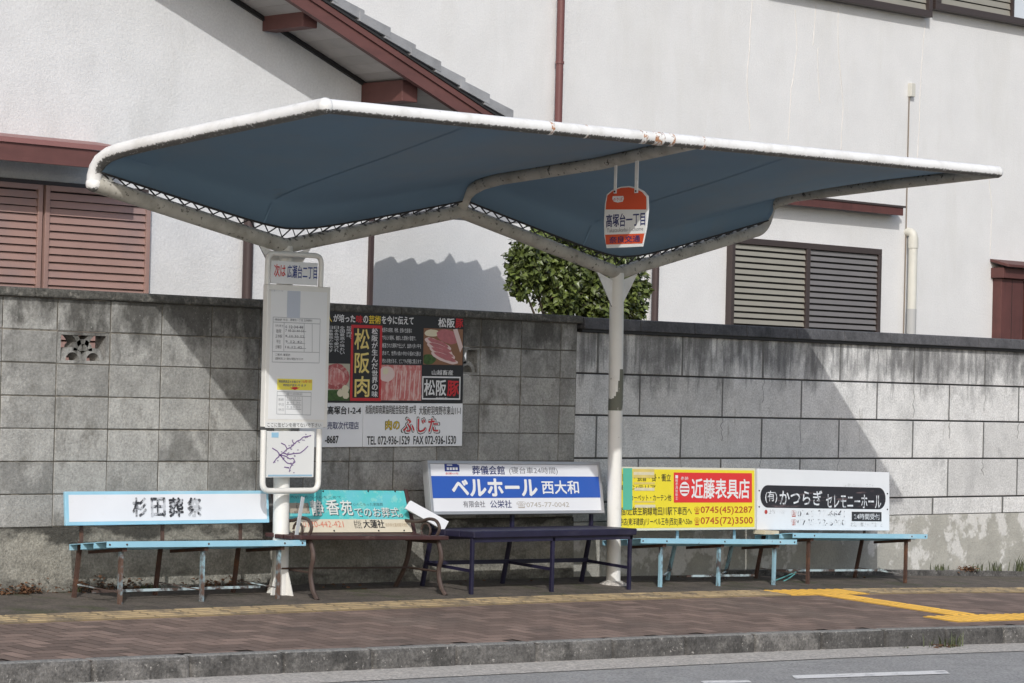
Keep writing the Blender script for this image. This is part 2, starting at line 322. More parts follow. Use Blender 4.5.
# kerb stones
mb = MB(); X = XA
while X < XB:
    x0, x1 = X+0.004, X+0.596
    mb.tint = random.random()
    P = []
    for zz in (-0.30, 0.0):
        for (x, dy) in ((x0, -0.125), (x1, -0.125), (x1, 0.0), (x0, 0.0)):
            y = Yk(x)+dy + (0.012 if zz == 0 and dy < -0.1 else 0)
            P.append((x, y, g(x, Yk(x)) + zz + 0.004 + random.uniform(-0.002, 0.002)))
    mb.hexa(P); X += 0.6
structure(mb.build('kerb', M_KERB, bevel=0.022))
DROP = 0.112
def road_z(X, Y): return g(X, Yk(X)) - DROP + 0.012*(Y-Yk(X)) * (1 if Y > -12 else 1)
mb = MB(); mb.grid(lambda u, v: (XA+(XB-XA)*u, Yk(XA+(XB-XA)*u)-0.10-0.46*v, road_z(XA+(XB-XA)*u, Yk(XA+(XB-XA)*u)-0.10-0.46*v)+0.004), 60, 2)
structure(mb.build('gutter', M_GUTTER))
mb = MB(); mb.grid(lambda u, v: (-60+140*u, Yk(-60+140*u)-0.14-16*v, (road_z(max(XA, min(XB, -60+140*u)), Yk(-60+140*u)-0.14-16*v))), 140, 16)
structure(mb.build('road', M_ASPHALT))
# worn paint dashes on the road
def road_pt(x, y):
    z = -0.3
    for _ in range(60):
        p = at(x, y, Z=z); z = 0.5*z+0.5*road_z(p.x, p.y)
    return Vector((p.x, p.y, road_z(p.x, p.y)+0.004))
mb = MB()
for quadpx in (((792,676.0),(945,670.8),(950,674.2),(795,679.4)), ((700,681.5),(748,680.6),(752,683),(704,684)), ((190,685),(500,671),(560,672),(260,688))):
    if quadpx[0][0] == 190: continue
    mb.quad(*[road_pt(*q) for q in quadpx][::-1])
structure(mb.build('road_marking', M_ROADPAINT))

# tactile paving: raised bars or domes on .3 m tiles
def tiles(mb, x0, x1, y0, y1, along, dz=0.006, shape='bar'):
    nx = max(1, round((x1-x0)/0.3)); ny = max(1, round((y1-y0)/0.3))
    for i in range(nx):
        for j in range(ny):
            a0, a1 = x0+(x1-x0)*i/nx+0.003, x0+(x1-x0)*(i+1)/nx-0.003
            b0, b1 = y0+(y1-y0)*j/ny+0.003, y0+(y1-y0)*(j+1)/ny-0.003
            def P(u, v, h): x, y = a0+(a1-a0)*u, b0+(b1-b0)*v; return (x, y, g(x, y)+h)
            mb.tint = 0.08
            mb.hexa([P(0,0,-0.02),P(1,0,-0.02),P(1,1,-0.02),P(0,1,-0.02),P(0,0,dz),P(1,0,dz),P(1,1,dz),P(0,1,dz)])
            def bump(u0, u1, v0, v1, h):
                e = 0.02; mb.tint = random.uniform(0.72, 1.0)
                mb.hexa([P(u0,v0,dz-0.001),P(u1,v0,dz-0.001),P(u1,v1,dz-0.001),P(u0,v1,dz-0.001),
                         P(u0+e,v0+e,dz+h),P(u1-e,v0+e,dz+h),P(u1-e,v1-e,dz+h),P(u0+e,v1-e,dz+h)])
            if shape == 'bar':
                for k in range(4 if along == 'x' else 3):
                    c = (k+0.5)/(4 if along == 'x' else 3)
                    if along == 'x': bump(0.04, 0.96, c-0.06, c+0.06, 0.005)
                    else: bump(c-0.085, c+0.085, 0.03, 0.97, 0.0045)
            else:
                for k in range(5):
                    for q in range(5):
                        c, d = (k+0.5)/5, (q+0.5)/5; bump(c-0.06, c+0.06, d-0.06, d+0.06, 0.005)
UP1, UP2 = atg(760, 591), atg(868, 595.5)
UB = atg(790, 596.3)
ux0, ux1, uy0, uy1 = UP1.x, UP1.x+0.9, UP1.y-0.30, UP1.y
LP = atg(922, 617.0)
t = thing('tactile_paving', 'bright yellow tactile paving crossing the pavement to the kerb near the rightmost bench', 'tactile paving', (ux0, uy1, g(ux0, uy1)))
mb = MB(); tiles(mb, ux0, ux1, uy0, uy1, 'y', shape='bar'); mb.build('waiting_patch', M_YELLOW, t)
mb = MB(); tiles(mb, ux0+0.30, ux0+0.60, LP.y, uy0, 'y'); mb.build('guide_strip', M_YELLOW, t)
mb = MB(); lx0 = ux0-0.05; tiles(mb, lx0, lx0+1.2, LP.y-0.30, LP.y, 'y', shape='bar'); mb.build('boarding_patch', M_YELLOW, t)
mb = MB(); tiles(mb, -6.0, ux0-0.004, uy0, uy1, 'x', dz=0.008)
tag(mb.build('tactile_paving', M_OCHRE), 'long faded ochre tactile guide band running along the pavement in front of the benches', 'tactile paving')
mb = MB(); tiles(mb, ux1+0.004, 15.0, uy0, uy1, 'x', dz=0.008)
tag(mb.build('tactile_paving', M_OCHRE), 'dull beige tactile band continuing right of the yellow patch along the wall', 'tactile paving')

# ================================================================== the block walls
# --- left wall
LW0, LW1, ZB, ZT = -6.4, 4.955, 0.38, 1.78
t = thing('block_wall', 'older darker concrete block wall on the left with pierced blocks, behind the timetable sign', 'wall', (0, 0, g(0)))
VENTS = []
vx = 0.4*2-0.0
vents = {(1, 1), (9, 1)}                                # column, course from the top
mb = MB(); mm = MB()
for i in range(-16, 13):
    for j in range(7):
        x0, x1 = 0.4*i-0.012, 0.4*(i+1)-0.012
        if i == 12: x1 = LW1
        z1 = ZT-0.2*j; z0 = z1-0.2
        jx = lambda: random.uniform(-0.002, 0.002)
        if (i-0 if i < 0 else i, j) in vents:
            VENTS.append((x0, x1, z0, z1)); continue
        mb.tint = random.random()
        mb.box(x0+0.004+jx(), x1-0.004+jx(), jx(), 0.12, z0+0.004+jx(), z1-0.004+jx())
        mm.box(x0-0.001, x1+0.001, 0.005, 0.115, z0-0.001, z1+0.001)
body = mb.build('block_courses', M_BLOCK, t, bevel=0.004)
mm.build('mortar_joint', M_MORTAR, t)
for (x0, x1, z0, z1) in VENTS:                          # pierced ornamental block: frame and overlapping arcs
    v = MB(); v.tint = 0.45; fr = 0.022
    v.box(x0+0.004, x1-0.004, 0.004, 0.116, z0+0.004, z0+fr); v.box(x0+0.004, x1-0.004, 0.004, 0.116, z1-fr, z1-0.004)
    v.box(x0+0.004, x0+fr+0.008, 0.004, 0.116, z0+fr, z1-fr); v.box(x1-fr-0.008, x1-0.004, 0.004, 0.116, z0+fr, z1-fr)
    W_ = x1-x0-2*fr
    def arc(cx, cz, r0, r1, lim0, lim1):
        n = 14; pts = []
        for k in range(n):
            a0 = math.pi*k/n; a1 = math.pi*(k+1)/n
            q = [(cx+r1*math.cos(a0), cz+r1*math.sin(a0)), (cx+r1*math.cos(a1), cz+r1*math.sin(a1)), (cx+r0*math.cos(a1), cz+r0*math.sin(a1)), (cx+r0*math.cos(a0), cz+r0*math.sin(a0))]
            q = [(min(max(x, x0+fr), x1-fr), min(max(z, z0+fr), z1-fr)) for x, z in q]
            v.hexa([(q[0][0], 0.010, q[0][1]), (q[1][0], 0.010, q[1][1]), (q[1][0], 0.112, q[1][1]), (q[0][0], 0.112, q[0][1]),
                    (q[3][0], 0.010, q[3][1]), (q[2][0], 0.010, q[2][1]), (q[2][0], 0.112, q[2][1]), (q[3][0], 0.112, q[3][1])])
    xm = (x0+x1)/2; zb = z0+fr
    arc(xm-0.078, zb, 0.050, 0.080, 0, 0); arc(xm+0.078, zb, 0.050, 0.080, 0, 0); arc(xm, zb+0.060, 0.042, 0.072, 0, 0)
    arc(xm-0.155, zb+0.060, 0.120, 0.150, 0, 0); arc(xm+0.155, zb+0.060, 0.120, 0.150, 0, 0)
    v.build('pierced_block', M_BLOCK, t)
mb = MB(); X = LW0
while X < LW1:                                          # coping stones
    x1 = min(X+0.6, LW1+0.03)
    mb.hexa([(X+0.001,-0.035,ZT),(x1-0.001,-0.035,ZT),(x1-0.001,0.155,ZT),(X+0.001,0.155,ZT),(X+0.001,-0.030,ZT+0.055),(x1-0.001,-0.030,ZT+0.055),(x1-0.001,0.150,ZT+0.06),(X+0.001,0.150,ZT+0.06)])
    X += 0.6
mb.build('coping', M_COPING, t, bevel=0.012)
mb = MB(); mb.grid(lambda u, v: (LW0+(LW1-LW0)*u, -0.012-0.012*(1-v)+0.004*math.sin(u*190)*v, g(LW0+(LW1-LW0)*u)-0.05+(ZB-0.004-g(LW0+(LW1-LW0)*u)+0.05)*v), 120, 6)
mb.box(LW0, LW1, 0.0, 0.14, -0.2, ZB-0.003)
mb.build('plinth', M_PLINTH_OLD, t)
# --- right wall
RW0, RW1 = 4.965, 22.0
t = thing('block_wall', 'light grey wall of long blocks with dark level joints, behind the yellow bench board', 'wall', (9, 0.03, g(9)))
rows = [(1.72, 1.427), (1.414, 1.123), (1.110, 0.809), (0.796, 0.487), (0.474, 0.340)]
offs = [0.0, 0.47, 0.0, 0.47, 0.2]
mb = MB(); mm = MB(); pt_ = MB()
def xj(k):                                             # joints open a little wider towards the right, as measured
    return 5.20+0.915*k+0.0075*k*k
for r, (z1, z0) in enumerate(rows):
    k = -1
    xs = [RW0]
    while xs[-1] < RW1:
        x = xj(k + (0.5 if r % 2 else 0.0) + (0.3 if r == 4 else 0)); k += 1
        if x > RW0+0.12: xs.append(x)
    for x0, x1 in zip(xs[:-1], xs[1:]):
        mb.tint = random.random()
        yy = random.uniform(0.020, 0.024)
        w2_ = random.uniform(0.005, 0.009); pt_.box(x0-w2_, x0+w2_, 0.0192, 0.03, z0+0.001, z1-0.001)
        mb.box(x0+0.004, x1-0.004, yy + (0.006 if r == 4 else 0), 0.14, z0, z1)
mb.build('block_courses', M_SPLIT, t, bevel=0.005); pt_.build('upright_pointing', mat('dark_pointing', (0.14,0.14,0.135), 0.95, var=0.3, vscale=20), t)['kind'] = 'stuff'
ck = MB()
for r, (z1, z0) in enumerate(rows[:4]):
    for k in range(0, 14):
        xm_ = (xj(k+(0.5 if r % 2 else 0))+xj(k+1+(0.5 if r % 2 else 0)))/2
        if random.random() < 0.35 or xm_ > 12: continue
        P = []; n = random.randint(4, 7); z_a = z1; z_b = z1-(z1-z0)*random.uniform(0.4, 1.0)
        for q in range(n+1): P.append(Vector((xm_+random.gauss(0, 0.012), 0.0203, z_a+(z_b-z_a)*q/n)))
        for a, b in zip(P[:-1], P[1:]): ck.bar(a, b, random.uniform(0.004, 0.009), 0.0012, (0,1,0))
ck.build('hairline_crack', mat('crack_grey', (0.30,0.30,0.295), 0.95), t)['kind'] = 'stuff'
mm = MB(); mm.box(RW0, RW1, 0.042, 0.138, 0.33, 1.724)
mm.build('mortar_joint', M_JOINT, t)
mb = MB(); X = RW0+0.035
while X < RW1:
    mb.hexa([(X+0.002,-0.035,1.742),(X+0.598,-0.035,1.742),(X+0.598,0.19,1.742),(X+0.002,0.19,1.742),(X+0.002,-0.025,1.825),(X+0.598,-0.025,1.825),(X+0.598,0.18,1.835),(X+0.002,0.18,1.835)]); X += 0.6
mb.build('coping', M_COPING2, t, bevel=0.008)
mb = MB(); mb.box(RW0+0.03, RW1, -0.012, 0.165, 1.722, 1.740); mb.build('coping_lip', M_BLACK, t)
mb = MB(); mb.grid(lambda u, v: (RW0+0.002+(RW1-RW0)*u, 0.012+0.003*math.sin(u*300)*v*(1-v), (g(RW0+(RW1-RW0)*u)-0.06)*(1-v)+0.336*v), 120, 5)
mb.box(RW0+0.002, RW1, 0.02, 0.15, -0.6, 0.333)
mb.build('plinth', M_PLINTH, t)
mb = MB(); mb.grid(lambda u, v: (6.6+15*u, -0.075+0.0*v if v < 0.5 else -0.075+0.10*(v-0.5)*2, g(6.6+15*u)+0.0 + (0.045 if v > 0 else -0.03)), 40, 2)
mb.build('wall_foot', M_KERB, t)

# ================================================================== the left house
YL = 1.0
ROOFS = 0.385
def Zs(X): return 3.488 - ROOFS*(X-3.677)               # underside of the eaves, right slope
RX = -2.6                                              # ridge
EX = 4.66
t = thing('house', 'left white stucco house with a tiled gable roof edged in red brown boards', 'house', (-2.0, YL, -0.1))
XR = 3.84
mb = MB()
gable = [(-9.0, YL, -0.1), (XR, YL, -0.1), (XR, YL, Zs(XR)), (RX, YL, Zs(RX)), (-9.0, YL, Zs(RX)-ROOFS*6.4)]
mb.prism(gable, (0, 6.0, 0)); mb.build('wall', M_STUCCO_OLD, t)
# soffit of narrow boards, trim, bargeboard, purlins
mb = MB(); n = 60
for i in range(n):
    x0 = RX+(EX-0.1-RX)*i/n; x1 = RX+(EX-0.1-RX)*(i+1)/n
    mb.tint = random.random()
    mb.hexa([(x0+0.006,0.50,Zs(x0)+0.004),(x1-0.006,0.50,Zs(x1)+0.004),(x1-0.003,7.4,Zs(x1)+0.004),(x0+0.003,7.4,Zs(x0)+0.004),
             (x0+0.003,0.50,Zs(x0)+0.02),(x1-0.003,0.50,Zs(x1)+0.02),(x1-0.003,7.4,Zs(x1)+0.02),(x0+0.003,7.4,Zs(x0)+0.02)])
mb.build('soffit', M_SOFFIT, t)
mb = MB(); mb.hexa([(RX,0.975,Zs(RX)-0.03),(XR+0.02,0.975,Zs(XR+0.02)-0.03),(XR+0.02,0.998,Zs(XR+0.02)-0.03),(RX,0.998,Zs(RX)-0.03),(RX,0.975,Zs(RX)+0.003),(XR+0.02,0.975,Zs(XR+0.02)+0.003),(XR+0.02,0.998,Zs(XR+0.02)+0.003),(RX,0.998,Zs(RX)+0.003)])
mb.build('eave_trim', M_BLACK, t)
mb = MB(); bx1 = EX-0.03
for (ya, yb, za, zb) in ((0.455, 0.497, -0.035, 0.098), (0.440, 0.4545, 0.055, 0.100)):
    mb.hexa([(RX,ya,Zs(RX)+za),(bx1,ya,Zs(bx1)+za),(bx1,yb,Zs(bx1)+za),(RX,yb,Zs(RX)+za),(RX,ya,Zs(RX)+zb),(bx1,ya,Zs(bx1)+zb),(bx1,yb,Zs(bx1)+zb),(RX,yb,Zs(RX)+zb)])
mb.build('bargeboard', M_REDWOOD, t)
for (px0, pw, up_) in ((at(262,25,Y=YL).x, 0.13, 0.10), (at(361,92,Y=YL).x, 0.15, 0.04), (-0.2, 0.17, 0.02), (-2.7, 0.17, 0.02)):
    mb = MB(); zt = Zs(px0+pw)+up_
    mb.box(px0, px0+pw, 0.56, YL-0.002, zt-0.150, zt); mb.build('purlin', M_REDWOOD, t, bevel=0.005)
# roof: overlapping tile rows, each row a slab; verge tiles drop over the bargeboard
roof = MB(); row = 0.245; x = EX; i = 0
while x > RX:
    x0, x1 = x-row-0.05, x; roof.tint = random.random()
    lo = 0.105; tl = 0.045
    zb0, zb1 = Zs(x0)+lo+0.018, Zs(x1)+lo+0.048
    roof.hexa([(x0,0.46,zb0),(x1,0.46,zb1),(x1,7.5,zb1),(x0,7.5,zb0),(x0,0.46,zb0+tl),(x1,0.46,zb1+tl),(x1,7.5,zb1+tl),(x0,7.5,zb0+tl)])
    roof.tint = random.random()
    roof.hexa([(x0,0.415-0.003*(i%2),zb0-0.005),(x1,0.415-0.003*(i%2),zb1-0.015),(x1,0.459,zb1-0.015),(x0,0.459,zb0-0.005),(x0,0.415-0.003*(i%2),zb0+tl+0.016),(x1,0.415-0.003*(i%2),zb1+tl+0.018),(x1,0.459,zb1+tl+0.018),(x0,0.459,zb0+tl+0.016)])
    x -= row; i += 1
roof.hexa([(-9.8,0.42,Zs(RX)-ROOFS*7.2),(RX,0.42,Zs(RX)+0.09),(RX,7.5,Zs(RX)+0.09),(-9.8,7.5,Zs(RX)-ROOFS*7.2),(-9.8,0.42,Zs(RX)-ROOFS*7.2+0.12),(RX,0.42,Zs(RX)+0.2),(RX,7.5,Zs(RX)+0.2),(-9.8,7.5,Zs(RX)-ROOFS*7.2+0.12)])
roof.build('roof', M_TILE, t, bevel=0.004)
mb = MB(); mb.hexa([(RX,0.43,Zs(RX)+0.101),(EX-0.02,0.43,Zs(EX-0.02)+0.101),(EX-0.02,7.4,Zs(EX-0.02)+0.101),(RX,7.4,Zs(RX)+0.101),(RX,0.43,Zs(RX)+0.120),(EX-0.02,0.43,Zs(EX-0.02)+0.120),(EX-0.02,7.4,Zs(EX-0.02)+0.120),(RX,7.4,Zs(RX)+0.120)])
mb.build('roof_underlay', M_BLACK, t)
# shutters under a red awning
def louvres(x0, x1, z0, z1, y, pitch, m_slat, parent, frame_w=0.035, m_frame=None, name='shutter'):
    f = MB(); d = 0.045
    f.box(x0, x0+frame_w, y-d, y, z0, z1); f.box(x1-frame_w, x1, y-d, y, z0, z1)
    f.box(x0+frame_w, x1-frame_w, y-d, y, z1-frame_w, z1); f.box(x0+frame_w, x1-frame_w, y-d, y, z0, z0+frame_w)
    fo = f.build(name, m_frame or m_slat, parent, bevel=0.003)
    s = MB(); z = z0+frame_w+0.004
    while z+pitch < z1-frame_w+0.02:
        a, b = x0+frame_w+0.001, x1-frame_w-0.001; zt = min(z+pitch*0.90, z1-frame_w-0.001)
        s.hexa([(a,y-d+0.006,z),(b,y-d+0.006,z),(b,y-d+0.014,z),(a,y-d+0.014,z),(a,y-0.022,zt),(b,y-0.022,zt),(b,y-0.012,zt),(a,y-0.012,zt)])
        z += pitch
    s.build('louvre', m_slat, fo)
    k = MB(); k.box(x0+frame_w, x1-frame_w, y-0.010, y-0.002, z0+frame_w, z1-frame_w); k.build('backing', M_DARK, fo)
    return fo
wz1 = at(20, 183, Y=YL-0.06).z; wz0 = 1.25
p = at(150, 250, Y=YL-0.06).x; q0 = at(41, 240, Y=YL-0.06).x
wd = MB(); wd.box(p-2.6, p, YL-0.030, YL-0.001, wz0-0.03, wz1+0.03); wo = wd.build('window', M_DARKFRAME, t)
louvres(q0+0.018, p-0.012, wz0, wz1, YL-0.032, 0.0505, M_SHUTTER_RED, wo)
louvres(p-2.585, q0-0.004, wz0, wz1, YL-0.032, 0.0505, M_SHUTTER_RED, wo)
az = at(50, 142.5, Y=YL-0.40).z
aw = MB(); ax1 = at(132, 150, Y=YL-0.40).x
aw.hexa([(-9,YL-0.40,az-0.02),(ax1,YL-0.40,az-0.02),(ax1,YL-0.002,az+0.04),(-9,YL-0.002,az+0.04),(-9,YL-0.40,az+0.012),(ax1,YL-0.40,az+0.012),(ax1,YL-0.002,az+0.072),(-9,YL-0.002,az+0.072)])
ao = aw.build('window_awning', M_REDMETAL, t)
aw = MB(); aw.box(-9, ax1-0.01, YL-0.385, YL-0.36, az-0.135, az-0.021); aw.build('awning_fascia', M_REDWOOD, ao)
aw = MB(); aw.box(-9, ax1-0.02, YL-0.358, YL-0.003, az-0.040, az-0.026); aw.build('awning_soffit', M_BLACK, ao)
pz = (2.0, 0, 0)
px1 = at(248, 270, Y=YL-0.05).x
mb = MB(); mb.tube([(px1, YL-0.045, -0.05), (px1, YL-0.045, at(248,205,Y=YL).z)], 0.036, 12); mb.build('downpipe', M_DKPIPE, t, smooth=True)
px2 = at(371, 270, Y=YL-0.02).x
mb = MB(); mb.box(px2-0.018, px2+0.016, YL-0.03, YL-0.003, -0.05, Zs(px2)-0.16); mb.build('corner_strip', M_DKPIPE, t)

# added tiled lean-to roof, unseen behind the canopy, shaped to throw the toothed shadow
YR = 3.8

# ================================================================== the right house
t = thing('house', 'right white stucco house with beige louvred shutters, behind the grey split block wall', 'house', (13, YR, -0.1))
mb = MB(); mb.box(4.75, 26.0, YR, YR+7.0, -0.3, 7.5); mb.build('wall', M_STUCCO, t)
# sealed cracks
def seal(pts, w=0.0045):
    P = [at(x, y, Y=YR-0.0) for x, y in pts]
    Q = []
    for a, b in zip(P[:-1], P[1:]):
        for k in range(5):
            c = a.lerp(b, k/5); Q.append(c + Vector((random.uniform(-0.006, 0.006), 0, 0)))
    Q.append(P[-1]); m_ = MB(); m_.tube(Q, w, 6); m_.build('crack_seal', M_SEAL, t, smooth=True)
seal([(795,10),(797,50),(791,90),(788,140)]); seal([(816,4),(813,45)]); seal([(818,48),(818,75),(820,103)])
seal([(838,8),(838,50),(842,90),(843,110),(841,150)]); seal([(925,22),(921,70),(919,130),(917,160)])
seal([(989,178),(992,210),(990,256)]); seal([(752,0),(750,40),(747,80),(750,130)], 0.005)
# downpipe, dark strip, cable and cream pipe
def vpipe(name, x, ytop, r, m_, zb=-0.1, yo=0.06, xtop=None):
    p = at(x, ytop, Y=YR-yo); m2 = MB(); m2.tube([(p.x, YR-yo, zb), (p.x, YR-yo, p.z)], r, 12)
    return p, m2
p, m2 = vpipe('downpipe', 562, -30, 0.036, M_BROWNPIPE); d_ = m2.build('downpipe', M_BROWNPIPE, t, smooth=True)
for yy in (63, 190):
    b_ = MB(); z = at(562, yy, Y=YR-0.06).z; b_.tube([(p.x, YR-0.06, z-0.012), (p.x, YR-0.06, z+0.012)], 0.042, 12); b_.build('bracket', M_BROWNPIPE, d_)
p, m2 = vpipe('downpipe', 658, 180, 0.034, M_DKPIPE); m2.build('downpipe', M_DKPIPE, t, smooth=True)
c0 = at(912, 90, Y=YR-0.03)
mb = MB(); mb.box(c0.x-0.035, c0.x+0.035, YR-0.05, YR-0.002, c0.z-0.07, c0.z+0.07); jb = mb.build('junction_box', M_CREAM, t, bevel=0.005)
mb = MB(); mb.tube([(c0.x-0.03, YR-0.012, 0.3), (c0.x-0.02, YR-0.012, c0.z-0.06)], 0.007, 6); mb.build('cable', mat('grey_brown_cable', (0.22,0.18,0.14), 0.6), jb)
c1 = at(913, 233, Y=YR-0.08)
mb = MB(); mb.tube(bend([(c1.x, YR-0.085, 0.2), (c1.x, YR-0.085, c1.z), (c1.x, YR-0.0, c1.z+0.015)], 0.08), 0.047, 14); pp = mb.build('drain_pipe', M_CREAM, t, smooth=True)
mb = MB(); zc = at(913, 247, Y=YR-0.085).z; mb.tube([(c1.x, YR-0.085, zc-0.012), (c1.x, YR-0.085, zc+0.10)], 0.054, 14); mb.build('pipe_socket', M_CREAM, pp, smooth=True)
mb = MB(); zc = at(913, 309, Y=YR-0.085).z; mb.tube([(c1.x, YR-0.085, 0.1), (c1.x, YR-0.085, zc)], 0.050, 14); mb.build('pipe_sleeve', mat('grey_pvc', (0.42,0.42,0.41), 0.5), pp, smooth=True)
# lower shuttered window with awning
x0, x1 = at(731, 290, Y=YR-0.07).x, at(881, 290, Y=YR-0.07).x; z1 = at(808, 243, Y=YR-0.07).z; z0 = 1.2
mb = MB(); fw = 0.05
mb.box(x0, x1, YR-0.075, YR-0.002, z1-0.06, z1); mb.box(x0, x0+fw, YR-0.075, YR-0.002, z0, z1-0.06); mb.box(x1-fw, x1, YR-0.075, YR-0.002, z0, z1-0.06); mb.box(x0, x1, YR-0.075, YR-0.002, z0-0.06, z0)
xm = at(808, 280, Y=YR-0.07).x; mb.box(xm-0.03, xm+0.03, YR-0.075, YR-0.03, z0, z1-0.06)
wo = mb.build('window', M_DARKFRAME, t, bevel=0.004)
def slats(xa, xb, za, zb, y, pitch, m_, par, gap=0.68):
    s = MB(); z = za
    while z < zb-0.01:
        zt = min(z+pitch*gap, zb)
        s.hexa([(xa,y-0.030,z),(xb,y-0.030,z),(xb,y-0.022,z),(xa,y-0.022,z),(xa,y-0.018,zt),(xb,y-0.018,zt),(xb,y-0.010,zt),(xa,y-0.010,zt)]); z += pitch
    s.build('louvre', m_, par); k = MB(); k.box(xa, xb, y-0.006, y-0.001, za, zb); k.build('backing', M_DARK, par)
slats(x0+fw+0.001, xm-0.031, z0, z1-0.062, YR-0.030, 0.0605, M_SHUTTER_BEIGE, wo); slats(xm+0.031, x1-fw-0.001, z0, z1-0.062, YR-0.030, 0.0605, M_SHUTTER_GREY, wo)
PJ = 0.16; ax1 = at(906, 210, Y=YR-PJ).x; azt = at(905, 206, Y=YR-PJ).z; axl = x0-0.15
aw = MB(); aw.hexa([(axl,YR-PJ,azt-0.02),(ax1,YR-PJ,azt-0.02),(ax1-0.02,YR-0.002,azt-0.015),(axl,YR-0.002,azt-0.015),(axl,YR-PJ,azt),(ax1,YR-PJ,azt),(ax1-0.02,YR-0.002,azt+0.007),(axl,YR-0.002,azt+0.007)])
ao = aw.build('window_awning', M_DARKFRAME, t)
aw = MB(); aw.box(axl, ax1-0.03, YR-PJ+0.012, YR-PJ+0.035, azt-0.100, azt-0.021); aw.box(ax1-0.05, ax1-0.03, YR-PJ+0.0355, YR-0.003, azt-0.09, azt-0.021); aw.build('awning_fascia', M_TIMBER, ao)
# upper windows (only their lower ends are in view)
for (pa, pb, pan) in ((770, 932, None), (935, 1100, 1009)):
    x0 = at(pa, 12, Y=YR-0.10).x; x1 = at(pb, 16, Y=YR-0.10).x; z0 = at((pa+min(pb, 1024))/2, 3.0 if pa < 900 else 17, Y=YR-0.10).z
    mb = MB(); zz = z0+1.1
    mb.box(x0, x1, YR-0.11, YR-0.002, z0, z0+0.07); mb.box(x0, x0+0.10, YR-0.11, YR-0.002, z0+0.07, zz); mb.box(x1-0.06, x1, YR-0.11, YR-0.002, z0+0.07, zz); mb.box(x0, x1, YR-0.11, YR-0.002, zz, zz+0.07)
    wo = mb.build('window', M_DARKFRAME, t, bevel=0.004)
    xe = at(pan, 8, Y=YR-0.05).x if pan else x1-0.062
    slats(x0+0.102, xe, z0+0.072, zz, YR-0.04, 0.075, M_SHUTTER_BEIGE, wo, 0.84)
    if pan:
        mb = MB(); mb.box(xe+0.001, xe+0.03, YR-0.10, YR-0.03, z0+0.072, zz); mb.build('mullion', M_DARKFRAME, wo)
        mb = MB(); mb.box(xe+0.031, x1-0.062, YR-0.05, YR-0.03, z0+0.072, zz); mb.build('pane', mat('white_glazed_panel', (0.62,0.66,0.70), 0.3), wo)
x0 = at(760, 5, Y=YR-0.10).x
# timber entrance at the far right
x0 = at(989.5, 300, Y=YR).x+0.03; zt = at(996, 263, Y=YR-0.12).z
e = MB(); e.box(x0+0.02, x0+0.42, YR-0.12, YR-0.002, -0.1, zt-0.16); eo = e.build('entrance_post', M_TIMBER, t, bevel=0.004)
e = MB(); e.box(x0+0.205, x0+0.212, YR-0.1215, YR-0.119, -0.1, zt-0.165); e.build('board_gap', M_DARK, eo)
e = MB(); e.box(x0-0.02, x0+3.0, YR-0.17, YR-0.002, zt-0.155, zt-0.045); e.hexa([(x0-0.04,YR-0.24,zt-0.040),(x0+3,YR-0.24,zt-0.040),(x0+3,YR-0.002,zt+0.02),(x0-0.04,YR-0.002,zt+0.02),(x0-0.04,YR-0.24,zt-0.01),(x0+3,YR-0.24,zt-0.01),(x0+3,YR-0.002,zt+0.05),(x0-0.04,YR-0.002,zt+0.05)])
e.build('entrance_lintel', M_TIMBER, t, bevel=0.004)
e = MB(); e.box(x0+0.43, x0+3.0, YR-0.010, YR-0.002, -0.1, zt-0.16); e.build('entrance_shade_sheet', M_DARK, t)  # flat dark sheet on the wall, painted as the shaded inside of the entrance
for k in range(6):
    e = MB(); e.box(x0+0.50+0.17*k, x0+0.575+0.17*k, YR-0.08, YR-0.015, -0.1, zt-0.165); e.build('lattice_bar', M_TIMBER, t)

# unseen lean-to roof added between the houses to cast the toothed shadow
t = thing('shadow_lean_to_roof', 'added grey tiled lean to roof, unseen behind the canopy, casting the toothed wall shadow', 'roof', (4.5, 3.0, 2.6))
ht = at(440, 271, Y=YR)                                # crest of the toothed shadow, carried back towards the sun
tt = 0.85
R0 = at(380, 272, Y=YR) - Vector((0.90,1,-0.93))*tt; R1 = at(438, 271, Y=YR) - Vector((0.90,1,-0.93))*tt; R2 = at(500, 268, Y=YR) - Vector((0.90,1,-0.93))*tt
yy = R0.y
mb = MB(); zc = R1.z
mb.hexa([(XR+0.003,yy-0.25,zc-0.40),(R2.x+0.05,yy-0.25,zc-0.40),(R2.x-0.10,yy-0.0,zc-0.40),(XR+0.003,yy-0.0,zc-0.40),(XR+0.003,yy-0.03,zc-0.04),(R2.x+0.05,yy-0.03,zc-0.04),(R2.x+0.05,yy+0.03,zc-0.04),(XR+0.003,yy+0.03,zc-0.04)])
mb.build('shadow_roof_slope', M_TILE, t)
mb = MB(); x = R1.x-0.72
for k in range(5):                                     # ridge stepped to shape the shadow's teeth: each rises to its right end
    mb.prism([(x,yy-0.04,zc-0.045),(x+0.23,yy-0.04,zc-0.045),(x+0.23,yy-0.04,zc+0.06),(x+0.19,yy-0.04,zc+0.06),(x+0.02,yy-0.04,zc)], (0,0.08,0)); x += 0.235 if k < 2 else 0.18
xp = at(452, 256, Y=YR).x - 0.9*tt
for (pa, pb, pc) in (((440,272),(452,256),(458,272)), ((455,270),(479,263),(482,276)), ((476,277),(499,269),(492,283))):
    A, B_, C_ = [at(*q, Y=YR) - Vector((0.90,1,-0.93))*tt for q in (pa, pb, pc)]
    mb.prism([(A.x,yy-0.04,zc-0.30),(C_.x,yy-0.04,zc-0.30),(C_.x,yy-0.04,C_.z),(B_.x,yy-0.04,B_.z),(A.x,yy-0.04,A.z)], (0,0.07,0))
mb.build('shadow_roof_teeth', M_TILE, t)
